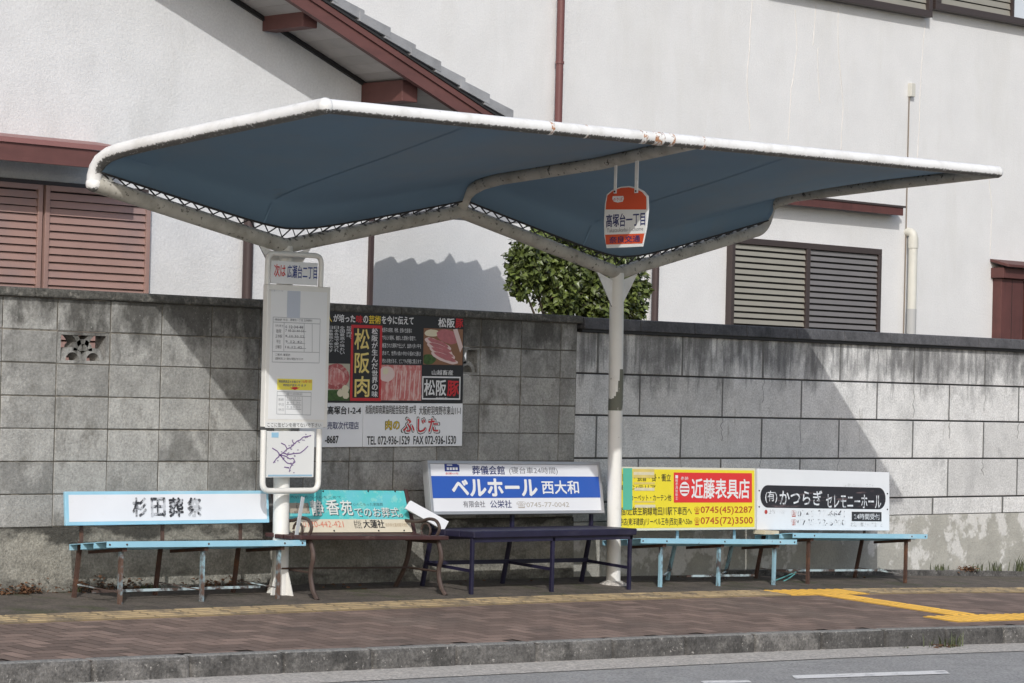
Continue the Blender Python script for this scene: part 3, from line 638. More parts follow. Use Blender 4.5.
# ================================================================== lettering on flat panels
class Frame:
    """a flat face in space: corner o, unit right r, unit up u, outward normal n"""
    def __init__(s, bl, br, tl):
        s.o = Vector(bl); e = Vector(br)-s.o; s.w = e.length; s.r = e.normalized()
        k = Vector(tl)-s.o; k = k - s.r*k.dot(s.r); s.h = k.length; s.u = k.normalized(); s.n = s.r.cross(s.u)
    def P(s, u, v, d=0): return s.o + s.r*u + s.u*v + s.n*d
    def uv(s, x, y):
        d = ray(x, y); t = (s.o-CAM).dot(s.n)/d.dot(s.n); q = CAM + d*t - s.o
        return q.dot(s.r), q.dot(s.u)
    def box(s, b):                                     # photograph box -> (u0, v0, u1, v1) on the panel
        x0, y0, x1, y1 = b; xm, ym = (x0+x1)/2, (y0+y1)/2
        return s.uv(x0, ym)[0], s.uv(xm, y1)[1], s.uv(x1, ym)[0], s.uv(xm, y0)[1]
    def slab(s, mb, u0, v0, u1, v1, d0, d1):
        P = s.P
        return mb.hexa([P(u0,v0,d1),P(u1,v0,d1),P(u1,v0,d0),P(u0,v0,d0),P(u0,v1,d1),P(u1,v1,d1),P(u1,v1,d0),P(u0,v1,d0)])
    def rect(s, name, b, m, parent, d=0.001, px=True):
        u0, v0, u1, v1 = s.box(b) if px else b
        mb = MB(); s.slab(mb, u0, v0, u1, v1, d-0.0009, d); return mb.build(name, m, parent)
_dg = None
def glyphs(body, bold=0.0, res=2):
    cu = bpy.data.curves.new('t', 'FONT'); cu.body = body; cu.resolution_u = res
    o = bpy.data.objects.new('t', cu); COL.objects.link(o)
    me = bpy.data.meshes.new_from_object(o)
    vs = [v.co.copy() for v in me.vertices]; fs = [list(p.vertices) for p in me.polygons]
    bpy.data.objects.remove(o); bpy.data.curves.remove(cu); bpy.data.meshes.remove(me)
    if bold > 0.009:                                   # heavier strokes: shifted copies, each a hair in front of the last
        ring = 4 if bold < 0.03 else 8; V, Fc = list(vs), list(fs)
        for k in range(ring):
            a = 2*math.pi*(k+0.5)/ring; b = len(V)
            V += [Vector((v.x+bold*0.8*math.cos(a), v.y+bold*0.8*math.sin(a), (k+1)*0.00012)) for v in vs]; Fc += [[b+i for i in f] for f in fs]
        vs, fs = V, Fc
    return vs, fs
def lay(F, mb, vs, fs, uvb, d, slant=0.0):
    if not vs: return
    xs = [v.x for v in vs]; ys = [v.y for v in vs]; ax, bx, ay, by = min(xs), max(xs), min(ys), max(ys)
    u0, v0, u1, v1 = uvb; b = len(mb.v)
    for v in vs:
        a = (v.x-ax)/max(1e-6, bx-ax); c = (v.y-ay)/max(1e-6, by-ay)
        mb.v.append(F.P(u0+(u1-u0)*a + slant*(c-0.5)*(v1-v0), v0+(v1-v0)*c, d+v.z))
    for f in fs: mb.f.append([b+i for i in f]); mb.t.append(0.5)
def txt(F, body, b, m, parent, bold=0.012, d=0.0022, name='lettering', px=True, res=2, slant=0.0):
    mb = MB(); vs, fs = glyphs(body, bold, res); lay(F, mb, vs, fs, F.box(b) if px else b, d, slant)
    return mb.build(name, m, parent)
def vtxt(F, body, b, m, parent, bold=0.012, d=0.0022, name='lettering', res=2):
    mb = MB(); x0, y0, x1, y1 = b; n = len(body)
    for i, c in enumerate(body):
        if c == ' ': continue
        vs, fs = glyphs(c, bold, res); h = (y1-y0)/n
        pad = 0.06*h
        uvb = F.box((x0, y0+h*i+pad, x1, y0+h*(i+1)-pad))
        if c in '、。':
            u0, v0, u1, v1 = uvb; uvb = (u0+(u1-u0)*0.6, v0+(v1-v0)*0.6, u1, v1)
        lay(F, mb, vs, fs, uvb, d)
    return mb.build(name, m, parent)
def disc(F, name, c, r_px, m, parent, d=0.0015, n=28):
    u, v = F.uv(*c); u2 = F.uv(c[0], c[1]-r_px)[1]; r = abs(u2-v); mb = MB()
    mb._add([F.P(u+r*math.cos(2*math.pi*k/n), v+r*math.sin(2*math.pi*k/n), d) for k in range(n)], [tuple(range(n))]); return mb.build(name, m, parent)
def strokes(F, name, polys, wpx, m, parent, d=0.0018):  # thin printed lines
    mb = MB()
    for pl in polys:
        Q = [F.uv(*p) for p in pl]
        for (a, b) in zip(Q[:-1], Q[1:]):
            dx, dy = b[0]-a[0], b[1]-a[1]; L = math.hypot(dx, dy) or 1; wx, wy = -dy/L*wpx/2, dx/L*wpx/2
            mb.quad(F.P(a[0]-wx, a[1]-wy, d), F.P(b[0]-wx, b[1]-wy, d), F.P(b[0]+wx, b[1]+wy, d), F.P(a[0]+wx, a[1]+wy, d))
    return mb.build(name, m, parent)
I_BLACK = mat('black_ink', (0.02,0.02,0.022), 0.5); I_RED = mat('red_ink', (0.55,0.025,0.03), 0.45); I_BLUE = mat('blue_ink', (0.02,0.04,0.22), 0.45)
I_WHITE = mat('white_ink', (0.75,0.75,0.75), 0.45); I_YELLOW = mat('yellow_ink', (0.75,0.55,0.04), 0.45); I_GREY = mat('grey_ink', (0.16,0.16,0.18), 0.5)
I_FAINT = mat('faint_ink', (0.40,0.41,0.42), 0.5); I_NAVY = mat('navy_ink', (0.022,0.03,0.13), 0.45)
I_ROYAL = mat('royal_blue_panel', (0.025,0.095,0.42), 0.35, var=0.03)
I_ORANGE = mat('orange_red_panel', (0.62,0.085,0.030), 0.4, var=0.04)

# ================================================================== the bus shelter
YP = -0.45
BL = at(94, 184, Y=YP); P1 = at(285, 246, Y=YP); PM = at(460, 211, Y=YP); P2 = at(617, 273, Y=YP)
XLm, XMm, XRm = BL.x, PM.x, 6.49
BR = Vector((XRm, YP, 2.545))
B1 = at(280, 594.5, Y=YP); B2 = at(613.4, 584, Y=YP)
t = thing('bus_shelter', 'white tubular bus shelter with blue fabric canopy on two poles over the benches', 'bus shelter', ((P1.x+P2.x)/2, YP, g(3.3, YP)))
SH = t
def beam_pts(X, zb, zt, zf, yf):                       # riser at the back, then forward along the side
    return bend([(X, YP, zb), (X, YP-0.035, zb+0.17), (X, YP-0.22, zt), (X, yf, zf)], 0.16)
FL = at(325, 106, X=XLm); FR = at(997, 172, X=XRm); FM = FL.lerp(FR, (XMm-FL.x)/(FR.x-FL.x))
mb = MB(); mb.tube([FL, FL.lerp(FR, 0.25), FL.lerp(FR, 0.5), FL.lerp(FR, 0.75), FR], 0.041, 16); front = mb.build('front_tube', M_FRAME_STEEL, t, smooth=True)
for (xp, l_) in ((548, 0.03), (583, 0.02), (640, 0.05), (655, 0.09), (668, 0.04), (700, 0.03)):     # rust breaking through the white paint
    q = FL.lerp(FR, (at(xp, 140, Y=FL.y).x-FL.x)/(FR.x-FL.x)); d_ = (FR-FL).normalized()
    mb = MB(); mb.tube([q-d_*l_/2, q+d_*l_/2], 0.0416, 16, cap=False)
    mb.build('rust_patch', mat('rust_through_paint', (0.78,0.77,0.74), 0.6, stains=[dict(color=(0.42,0.17,0.05), scale=34, lo=0.52, hi=0.58, amt=0.9), dict(color=(0.15,0.06,0.03), scale=50, lo=0.56, hi=0.62, amt=0.9)]), front, smooth=True)
# back frame: a zigzag of tube, low at the poles
def zig(a, b, off=0.0): return [a, a.lerp(b, 0.33), a.lerp(b, 0.66), b]
mb = MB(); mb.tube([BL, P1], 0.050, 16); mb.tube([P1, PM], 0.048, 16); mb.tube([PM, P2], 0.048, 16)
mb.tube(bend([P2, (BR.x-0.02, YP, BR.z), (BR.x, YP-0.04, BR.z+0.16)], 0.10), 0.047, 16)
mb.build('back_tube', M_BACKTUBE, t, smooth=True)
LB = [at(94,184,X=XLm), at(94.3,176,X=XLm), at(96.5,168,X=XLm), at(101,160.5,X=XLm), at(109,154.5,X=XLm), at(121,150,X=XLm), at(145,144,X=XLm), at(215,129,X=XLm), FL]
MBm = [at(460,211,X=XMm), at(463,202,X=XMm), at(466,195,X=XMm), at(472,189,X=XMm), at(482,183.5,X=XMm), at(500,178.5,X=XMm), at(600,163,X=XMm), FM]
RB = [at(764,224,X=XRm), at(765,214,X=XRm), at(769,207,X=XRm), at(778,201.5,X=XRm), at(795,196,X=XRm), at(890,184,X=XRm), FR]
for pts, r, m_ in ((LB, 0.046, M_FRAME_STEEL), (MBm, 0.044, M_BACKTUBE), (RB, 0.042, M_BACKTUBE)):
    mb = MB(); mb.tube(pts, r, 16); mb.build('side_beam', m_, t, smooth=True)
# elbows where tubes meet
mb = MB()
for p_, r_, m_ in ((FL, 0.047, M_FRAME_STEEL), (FR, 0.0425, M_FRAME_STEEL), (BL, 0.0505, M_FRAME_STEEL), (P1, 0.052, M_BACKTUBE), (PM, 0.0485, M_BACKTUBE), (P2, 0.051, M_BACKTUBE)):
    mb = MB(); mb.grid(lambda u, v: p_ + Vector((math.cos(u*2*math.pi)*math.sin(v*math.pi), math.sin(u*2*math.pi)*math.sin(v*math.pi), -math.cos(v*math.pi)))*r_, 20, 12); mb.build('corner_joint', m_, t, smooth=True)
# poles
for (B, T) in ((B1, P1), (B2, P2)):
    mb = MB(); mb.tube([(B.x, B.y, g(B.x, B.y)-0.05), B.lerp(T, 0.5), T], 0.052 if B is B1 else 0.051, 24); po = mb.build('pole', M_WHITE_STEEL, t, smooth=True)
    mb = MB()
    for s in (-1, 1):
        q = T + Vector((s*0.045, 0, -0.055)); d = ((PM if (s > 0) == (B is B1) else (BL if B is B1 else BR)) - T); d = d*(0.215/abs(d.x))
        mb.prism([q+Vector((0,-0.004,-0.19)), q+Vector((0,-0.004,0.0)), T+d+Vector((0,-0.004,-0.045))] if s < 0 else [q+Vector((0,-0.004,-0.19)), T+d+Vector((0,-0.004,-0.045)), q+Vector((0,-0.004,0))], (0,0.008,0))
    mb.build('gusset', M_FRAME_STEEL, po)
    if B is B1:
        mb = MB(); zb = g(B.x, B.y)
        for a in (0.3, 1.9, 3.4, 5.0):
            c, s_ = math.cos(a), math.sin(a); nrm = Vector((-s_, c, 0))*0.004
            q = Vector((B.x, B.y, zb-0.02)); o1 = Vector((c, s_, 0))
            mb.prism([q+o1*0.045-nrm, q+o1*0.105-nrm, q+o1*0.048+Vector((0,0,0.20))-nrm], nrm*2)
        mb.build('base_fin', M_WHITE_STEEL, po)
        mb = MB(); z = at(280, 568, Y=YP).z; mb.tube([(B.x, B.y, z-0.006), (B.x, B.y, z+0.006)], 0.054, 24); mb.build('band', M_RUSTDARK, po)
    else:
        zb = g(B.x, B.y); mb = MB(); mb.tube([(B.x, B.y, zb-0.02), (B.x, B.y, zb+0.012), (B.x, B.y, zb+0.03)], [0.12, 0.10, 0.06], 14); mb.build('base_collar', M_GUTTER, po, smooth=True)
        za, zb_ = at(615, 410.5, Y=YP-0.05).z, at(615, 369, Y=YP-0.05).z
        xx = B.lerp(T, (za-B.z)/(T.z-B.z)).x
        mb = MB(); mb.tube([(xx, B.y, za), (xx, B.y, zb_)], 0.0525, 24, cap=False)
        mb.build('sticker_remains', mat('torn_sticker', (0.50,0.49,0.45), 0.8, stains=[dict(color=(0.13,0.135,0.105), scale=7, stretch=(1.6,1,0.6), lo=0.47, hi=0.51, amt=0.95), dict(color=(0.06,0.06,0.05), scale=30, lo=0.62, hi=0.68, amt=0.8)]), po, smooth=True)
# canopy fabric: two bays, each a Coons patch between the zigzag back edge, the front tube and the side beams
def tubez(X, a, b): return a.z + (b.z-a.z)*(X-a.x)/(b.x-a.x)
def back_edge(s, A, Pp, B, xa, xb):
    X = xa+(xb-xa)*s; w_ = 0.22
    sl = (A.z-Pp.z)/(Pp.x-A.x); sr = (B.z-Pp.z)/(B.x-Pp.x); sv = sl if X < Pp.x else sr
    z = Pp.z + sv*(math.sqrt((X-Pp.x)**2 + w_*w_)) - 0.25*sv*w_
    return Vector((X, YP-0.055, z+0.078))
def pl(pts, t_):                                       # point along a polyline by y fraction
    ys = YP-0.055 + (pts[-1].y-YP+0.055)*t_
    for a, b in zip(pts[:-1], pts[1:]):
        if (a.y-ys)*(b.y-ys) <= 0 and abs(a.y-b.y) > 1e-6:
            return a.lerp(b, (ys-a.y)/(b.y-a.y))
    return pts[-1] if t_ > 0.5 else pts[0]
EDGES = []
for (A, Pp, B, L_, R_, fa, fb) in ((BL, P1, PM, LB, MBm, FL, FM), (PM, P2, BR, MBm, RB, FM, FR)):
    xa, xb = A.x+0.012, B.x-0.012
    dz = Vector((0,0,-0.020))
    def C(s, t_, A=A, Pp=Pp, B=B, L_=L_, R_=R_, fa=fa, fb=fb, xa=xa, xb=xb):
        b0 = back_edge(s, A, Pp, B, xa, xb); f0 = fa.lerp(fb, 0.004+0.992*s) + Vector((0,0.01,0.0))
        def side(pts, e, xs):
            p = pl(pts, max(0.012, t_)); q = Vector((xs, p.y, p.z+0.034))
            k = max(0.0, 1-t_/0.035); q.z = q.z*(1-k) + e.z*k          # leaves the beam near the back corner
            return q
        l0 = side(L_, back_edge(0, A, Pp, B, xa, xb), xa); r0 = side(R_, back_edge(1, A, Pp, B, xa, xb), xb)
        bl_, br_ = back_edge(0, A, Pp, B, xa, xb), back_edge(1, A, Pp, B, xa, xb); fl_, fr_ = fa+Vector((0.012,0.01,0.0)), fb+Vector((-0.012,0.01,0.0))
        z = (1-t_)*b0.z + t_*f0.z + (1-s)*l0.z + s*r0.z - ((1-s)*(1-t_)*bl_.z + s*(1-t_)*br_.z + (1-s)*t_*fl_.z + s*t_*fr_.z)
        y = (1-t_)*b0.y + t_*f0.y
        return Vector((b0.x*(1-t_)+f0.x*t_, y, z))
    mb = MB(); mb.grid(C, 48, 30); mo = mb.build('canopy_fabric', M_FABRIC, t, smooth=True, solid=0.004)
    for s in ((0.42,) if A is BL else (0.36,)):
        sm = MB(); pts = [C(s, k/24) + Vector((0,0,-0.0045)) for k in range(25)]
        sm.grid(lambda u, v: pts[round(u*24)] + Vector((0.012*(v-0.5), 0, 0)), 24, 1)
        sm.build('seam', mat('canopy_seam', (0.160,0.257,0.355), 0.8, translucent=0.05), mo)
    lc = MB(); n = 26; zz = []
    for k in range(n+1):
        s = k/n; e = C(s, 0.0); X = e.x; a, b = (A, Pp) if X < Pp.x else (Pp, B)
        s2 = min(1, (k+0.5)/n); X2 = A.x+0.05+(B.x-A.x-0.1)*s2; a2, b2 = (A, Pp) if X2 < Pp.x else (Pp, B)
        zz += [e+Vector((0,0.004,0.004)), Vector((X2, YP-0.02, tubez(X2, a2, b2)+0.046))]
    lc.tube(zz, 0.0055, 6); lo = lc.build('lacing', M_ROPE, mo)
    hem = MB(); hem.tube([C(k/60, 0.0)+Vector((0,0.002,0)) for k in range(61)], 0.008, 8); hem.build('hem_rope', M_ROPE, mo)
mb = MB()
c0, c1, c2 = at(106,166,Y=YP-0.03), at(114,182,Y=YP-0.03), at(101,182,Y=YP-0.03)
mb.prism([c0, c2, c1], (0,0.006,0)); mb.build('corner_plate', M_WHITE_STEEL, t)

# ================================================================== bus stop sign on the left pole
YS = -0.545
t = thing('bus_stop_sign', 'tall white timetable board with route map fixed in front of the left shelter pole', 'bus stop sign', (B1.x, YS, g(B1.x, YS)))
F = Frame(at(264.3,427,Y=YS), at(327.3,427.5,Y=YS), at(267,283.8,Y=YS))
mb = MB(); F.slab(mb, 0, 0, F.w, F.h, -0.045, 0.0); bd = mb.build('timetable_board', M_SIGNFRAME, t, bevel=0.005)
u0, v0, u1, v1 = 0.028, 0.05, F.w-0.028, F.h-0.035
F.rect('glazed_face', (u0, v0, u1, v1), M_SIGNGREY, bd, 0.0012, px=False)
F.rect('faded_sticker', (287,291,300,318), mat('pale_blue_print', (0.49,0.53,0.60), 0.5), bd, 0.0024)
strokes(F, 'timetable', [[(273,317),(320,319)],[(273,317),(272,362)],[(320,319),(319,363)],[(272,362),(319,363)],[(272.5,351.5),(319.5,352.5)],[(273,322),(320,324)],[(284,322),(283.6,351)],[(304,323),(304,352)],[(312,324),(312,352.5)],[(288,331),(306,331.6)],[(287,337),(305,337.6)],[(287,343),(305,343.6)],[(287,348),(306,348.5)],[(290,327),(303,327.4)]], 0.0042, I_FAINT, bd)
lines = [("時刻表 平日", (275,318.5,287,321)), ("高塚台一丁目 王寺駅行", (290,319,312,321.5)), ("行先 時 分", (275,324.5,283,327)), ("始発", (276,329,281,333)), ("王寺駅", (275,334.5,282,338)), ("平日", (276,340,280,343.5)), ("土曜日", (275,345,281,348.5)),
         ("6 12 34 48", (285,325.5,303,328.5)), ("7 05 21 40 55", (285,329.5,304,332)), ("8 10 30 52", (285,335,304,337.5)), ("9 12 42", (285,340.5,302,343)), ("10 12 42", (285,346,302,348.5)), ("ご案内 運賃表", (275,353.5,290,356)), ("道路状況により遅れる場合があります", (275,357.5,303,360))]
for s, b in lines: txt(F, s, b, I_GREY, bd, bold=0.0, d=0.003, res=1)
txt(F, "奈良交通 バスのりば", (269,289.5,283,291.5), I_FAINT, bd, bold=0, d=0.003, res=1)
nb = F.rect('yellow_notice', (277,379,312,390), mat('yellow_paper', (0.78,0.68,0.10), 0.5), bd, 0.0026)
txt(F, "時刻表改正のお知らせ", (278.5,380.3,300,383), I_BLUE, nb, bold=0.01, d=0.0032, res=1); txt(F, "10月1日", (301.5,380.3,311,383), I_RED, nb, bold=0.01, d=0.0032, res=1); txt(F, "時刻が変わります", (283,384,306,386.6), I_BLUE, nb, bold=0.01, d=0.0032, res=1)
mb = MB(); q = [F.uv(*p) for p in ((292,387),(297,387),(297,387.6),(299.5,387.6),(294.5,390),(289.5,387.6),(292,387.6))]; mb._add([F.P(a,b,0.0034) for a, b in q][::-1], [tuple(range(7))]); mb.build('arrow', I_RED, nb)
strokes(F, 'timetable', [[(277,391.5),(311,392.5)],[(277,391.5),(276.5,414)],[(311,392.5),(310.5,415)],[(276.5,414),(310.5,415)],[(277,395.5),(311,396.5)],[(285,395.5),(285,414)],[(302,396.5),(302,414.5)],[(286,400),(301,400.4)],[(286,404.5),(301,405)],[(286,409),(301,409.4)]], 0.004, I_FAINT, bd)
for s, b in (("運行経路図", (286,392.6,302,395.2)), ("7 10 25 50", (286.5,397,300,399.4)), ("8 05 30", (286.5,401.5,300,403.8)), ("9 20 50", (286.5,406,300,408.3)), ("系統", (278,398,283.5,401)), ("平日", (278,403,283.5,406)), ("休日", (278,408,283.5,411))): txt(F, s, b, I_FAINT, bd, bold=0, d=0.003, res=1)
txt(F, "ここに缶ビンを捨てないで下さい", (267,422.8,321,427.2), I_BLACK, bd, bold=0.006, d=0.0026, res=1)
F.rect('notice_strip', (265,422,323,428), M_PAPER, bd, 0.0016)
# upper loop with the next stop plate
ZU = lambda x, y: at(x, y, Y=YS-0.005)
mb = MB(); mb.tube(bend([ZU(267,284), ZU(268,253), ZU(321.5,256), ZU(320.5,287)], 0.055), 0.017, 12); lp = mb.build('top_loop', M_SIGNFRAME, t, smooth=True)
F2 = Frame(at(271,283.2,Y=YS-0.012), at(317.5,285.5,Y=YS-0.012), at(272,260.5,Y=YS-0.012))
mb = MB(); F2.slab(mb, 0, 0, F2.w, F2.h, -0.012, 0); np_ = mb.build('next_stop_plate', M_SIGNGREY, t, bevel=0.002)
txt(F2, "次は", (274,264,285.5,277), I_RED, np_, bold=0.022, d=0.0012); txt(F2, "広瀬台二丁目", (287,265.5,317,278.5), I_BLUE, np_, bold=0.016, d=0.0012)
# lower loop with the route map
mb = MB(); mb.tube(bend([at(263.5,430,Y=YS-0.012), at(262.3,491,Y=YS-0.012), at(318,490.5,Y=YS-0.012), at(319.3,429,Y=YS-0.012)], 0.06), 0.019, 12); lp = mb.build('lower_loop', M_SIGNFRAME, t, smooth=True)
F3 = Frame(at(266.5,477.5,Y=YS-0.006), at(313.5,477.2,Y=YS-0.006), at(267.5,431,Y=YS-0.006))
mb = MB(); F3.slab(mb, 0, 0, F3.w, F3.h, -0.015, 0); mp_ = mb.build('route_map', M_PAPER, t, bevel=0.002)
F3.rect('map_title', (271.5,432.5,278.5,437.5), mat('sky_blue_print', (0.30,0.52,0.68), 0.5), mp_, 0.0012)
I_PURPLE = mat('purple_ink', (0.16,0.09,0.24), 0.5)
strokes(F3, 'route_line', [[(280,455),(284,452),(287,449),(291,447),(294,444),(297,441),(300,440),(303,437),(307,436.5),(311,435.5)],[(280,455),(277,451),(272,448)],[(280,455),(276,459),(273,463)],[(280,455),(285,456),(290,459),(293,458),(295,462),(292,464),(290,468),(289,472)],[(283,453),(288,454.5),(294,453.5),(300,453),(304,450),(308,446)],[(280,455),(284,460),(287,463),(292,464)],[(287,449),(285,445),(281,443)],[(294,444),(292,441)],[(289,468),(284,467)]], 0.0065, I_PURPLE, mp_)
mb = MB()
for k in range(46):
    a = random.random(); base = [(280,455),(287,449),(294,444),(300,440),(308,436),(288,454.5),(294,453.5),(285,457),(292,463),(289,470),(275,460)][k % 11]
    u, v = F3.uv(base[0]+random.uniform(-4,4), base[1]+random.uniform(-3.5,3.5)); mb.quad(F3.P(u,v,0.0015),F3.P(u+0.012,v,0.0015),F3.P(u+0.012,v+0.007,0.0015),F3.P(u,v+0.007,0.0015))
mb.build('stop_names', mat('map_ink', (0.30,0.27,0.36), 0.5), mp_)
F3.rect('map_footer', (268,474.6,312,476.4), mat('teal_print', (0.30,0.46,0.58), 0.5), mp_, 0.0012)
mb = MB()
for z in (1.25, 1.75):
    xx = B1.lerp(P1, (z-B1.z)/(P1.z-B1.z)).x; mb.box(xx-0.06, xx+0.06, YP-0.062, YP-0.02, z-0.02, z+0.02)
mb.build('clamp', M_WHITE_STEEL, t)

# ================================================================== hanging stop sign
XH = XMm
c = at(625, 217, X=XH)
t = thing('stop_sign', 'orange and white stop name plate hanging from the canopy middle beam by two straps', 'sign', (XH, c.y, c.z))
bl_, br_, tl_ = at(606.5,247.8,X=XH-0.006), at(642.0,246.0,X=XH-0.006), at(606.5,186,X=XH-0.006)
F = Frame(bl_, br_, tl_)
def spx(pts, d): return [F.P(*F.uv(*p), d) for p in pts]
out_px = [(606.4,248.2),(642.3,246.6),(646.2,228),(648.2,210),(647.8,196),(643.5,191),(637,187.6),(629,186),(621,186.6),(612,190),(606.6,194.5),(604.8,204),(603.8,222),(604.3,236)]
mb = MB(); P_ = spx(out_px, 0.0); mb.prism(P_, F.n*-0.010); pl_ = mb.build('plate', M_PAPER, t, bevel=0.0015)
ins = lambda pts: spx(pts, 0.0014)
mb = MB(); mb._add(ins([(605.8,209.5),(646.6,209.5),(646.4,197),(642.5,192.2),(636.5,189),(629,187.3),(621,187.9),(612.6,191.2),(607.6,195.4),(606.2,203)]), [tuple(range(10))]); mb.build('top_band', I_ORANGE, pl_)
mb = MB(); mb._add(ins([(606.2,244.6),(642.6,243.4),(644.6,233.4),(605.2,234.8)]), [(0,1,2,3)]); mb.build('bottom_band', I_ORANGE, pl_)
mb = MB(); mb._add(spx([(613,196.2),(623.5,196.0),(624.2,198.5),(623,201.6),(618,202.6),(614,201.6),(612.4,198.8)], 0.0024), [tuple(range(7))]); mb.build('bubble', I_WHITE, pl_)
txt(F, "のりば", (613.6,197.4,623,200.9), I_RED, pl_, bold=0.01, d=0.0032, res=1)
txt(F, "高塚台一丁目", (606.3,213.2,645.4,226.5), I_NAVY, pl_, bold=0.024, d=0.0016)
txt(F, "Takatsukadai-1-chome", (607,227.6,643.3,231.5), I_GREY, pl_, bold=0.0, d=0.0016)
txt(F, "奈良交通", (609.5,235.8,640.5,242.6), I_NAVY, pl_, bold=0.02, d=0.003)
for (x, y0, y1, wpx) in ((615.8, 166.5, 193.5, 0.020), (637, 162.5, 193, 0.026)):
    a, b = at(x, y0, X=XH-0.014), at(x-0.6, y1, X=XH-0.014)
    mb = MB(); mb.box(XH-0.018, XH-0.010, a.y-wpx/2, a.y+wpx/2, b.z, a.z+0.03); st_ = mb.build('strap', M_FRAME_STEEL, t)
    mb = MB(); mb.tube([(XH-0.022, a.y, b.z+0.012), (XH-0.008, a.y, b.z+0.012)], 0.006, 8); mb.build('bolt', M_RUSTDARK, st_)

# ================================================================== meat shop board on the wall
YM = -0.022
bl_, br_, tl_ = at(300,447.5,Y=YM), at(462,446,Y=YM), at(302,308.5,Y=YM)
t = thing('advertising_board', 'black and white meat shop board fixed to the dark block wall beside the timetable', 'signboard', (bl_.x, YM, bl_.z))
F = Frame(bl_, br_, tl_)
vsplit = F.uv(395, 403)[1]
mb = MB(); F.slab(mb, 0, vsplit+0.001, F.w, F.h, -0.016, 0); bp_ = mb.build('upper_panel', mat('black_panel', (0.018,0.016,0.017), 0.4), t, bevel=0.002)
usp = F.uv(363, 425)[0]
mb = MB(); F.slab(mb, 0, 0, usp-0.002, vsplit-0.001, -0.016, 0); w1 = mb.build('lower_panel', M_POSTER, t, bevel=0.002)
mb = MB(); F.slab(mb, usp+0.002, 0, F.w, vsplit-0.001, -0.016, 0); w2 = mb.build('lower_panel', M_POSTER, t, bevel=0.002)
Z = lambda x0, y0, x1, y1: (320+x0/4.713, 305+y0/4.713, 320+x1/4.713, 305+y1/4.713)
txt(F, "人", Z(30,44,56,80), I_YELLOW, bp_, 0.03); txt(F, "が培った", Z(62,44,165,82), I_WHITE, bp_, 0.03); txt(F, "味", Z(169,48,200,86), I_RED, bp_, 0.035); txt(F, "の", Z(203,50,226,86), I_WHITE, bp_, 0.03)
txt(F, "芸術", Z(229,50,286,90), I_YELLOW, bp_, 0.03); txt(F, "を今に伝えて", Z(290,52,440,92), I_WHITE, bp_, 0.028)
txt(F, "松阪", Z(556,62,634,106), I_WHITE, bp_, 0.03); txt(F, "豚", Z(637,64,674,108), I_RED, bp_, 0.03)
def ring(F, name, b, wpx, m_, par, d=0.0016):
    u0, v0, u1, v1 = F.box(b); mb = MB()
    for q in ((u0,v0,u1,v0+wpx),(u0,v1-wpx,u1,v1),(u0,v0+wpx,u0+wpx,v1-wpx),(u1-wpx,v0+wpx,u1,v1-wpx)): F.slab(mb, *q, d-0.001, d)
    return mb.build(name, m_, par)
ring(F, 'red_border', Z(144,95,290,452), 0.020, I_RED, bp_)
I_GOLD = mat('gold_ink', (0.75,0.60,0.20), 0.45)
vtxt(F, "松阪肉", Z(162,105,232,440), I_GOLD, bp_, 0.022); vtxt(F, "松阪が生んだ世界の味", Z(243,108,271,436), I_WHITE, bp_, 0.022)
for (s, x, y1) in (("松阪肉は、", 136, 165), ("全国最高の味わい", 104, 234), ("日本各地で愛され", 77, 222), ("日本最高の牛です", 50, 224)): vtxt(F, s, Z(x-11,98,x+11,y1), I_WHITE, bp_, 0.008, res=1)
for k, (s, x1) in enumerate((("松阪牛は飼育、特徴、全頭の生産者は", 432), ("で与える飼料、徹底した環境の管理で、", 452), ("厳選された飼料で仕上げ、血統の良い牛を", 476), ("求めて、世界の肉の中から極めた豚は", 474), ("売れる物がある。どこでも手軽に買えます", 476))): txt(F, s, Z(292,108+36.5*k,x1,130+36.5*k), I_WHITE, bp_, 0.006, d=0.002, res=1)
# printed food pictures
def slices(F, name, b, base, bits, par):
    o_ = F.rect(name, b, base, par, 0.0016); x0, y0, x1, y1 = b
    layers = {}
    for i, (m_, poly) in enumerate(bits):
        mb = layers.setdefault(m_.name, (MB(), m_))[0]
        P = [F.P(*F.uv(x0+(x1-x0)*min(1,max(0,a)), y0+(y1-y0)*min(1,max(0,b2))), 0.0020+0.00025*i) for a, b2 in poly]
        mb._add(P, [tuple(range(len(P)))[::-1]])
    for k, (mb, m_) in layers.items(): mb.build('printed_shape', m_, o_)
    return o_
M_MEAT = mat('printed_meat', (0.42,0.09,0.09), 0.5, var=0.25, vscale=28, stains=[dict(color=(0.62,0.36,0.33), scale=40, lo=0.52, hi=0.62, amt=0.8)])
M_MARBLE = mat('printed_marbled_meat', (0.55,0.16,0.15), 0.5, stains=[dict(color=(0.70,0.47,0.43), scale=15, stretch=(2.2,1,0.7), lo=0.46, hi=0.60, amt=0.95), dict(color=(0.33,0.06,0.06), scale=22, lo=0.60, hi=0.7, amt=0.8)])
M_PORK = mat('printed_pork', (0.45,0.15,0.16), 0.5, var=0.15, vscale=30); M_FAT = mat('printed_fat', (0.70,0.55,0.52), 0.5); M_PGREEN = mat('printed_leaf', (0.05,0.10,0.02), 0.5, var=0.4, vscale=40)
M_PDISH = mat('printed_tray', (0.25,0.12,0.06), 0.5); M_GARLIC = mat('printed_garlic', (0.68,0.62,0.45), 0.5)
def blob(cx, cy, rx, ry, rot=0, n=18, jag=0.06):
    return [(cx + (rx*math.cos(a)*math.cos(rot)-ry*math.sin(a)*math.sin(rot))*(1+random.uniform(-jag,jag)), cy + (rx*math.cos(a)*math.sin(rot)+ry*math.sin(a)*math.cos(rot))*(1+random.uniform(-jag,jag))) for a in [2*math.pi*k/n for k in range(n)]]
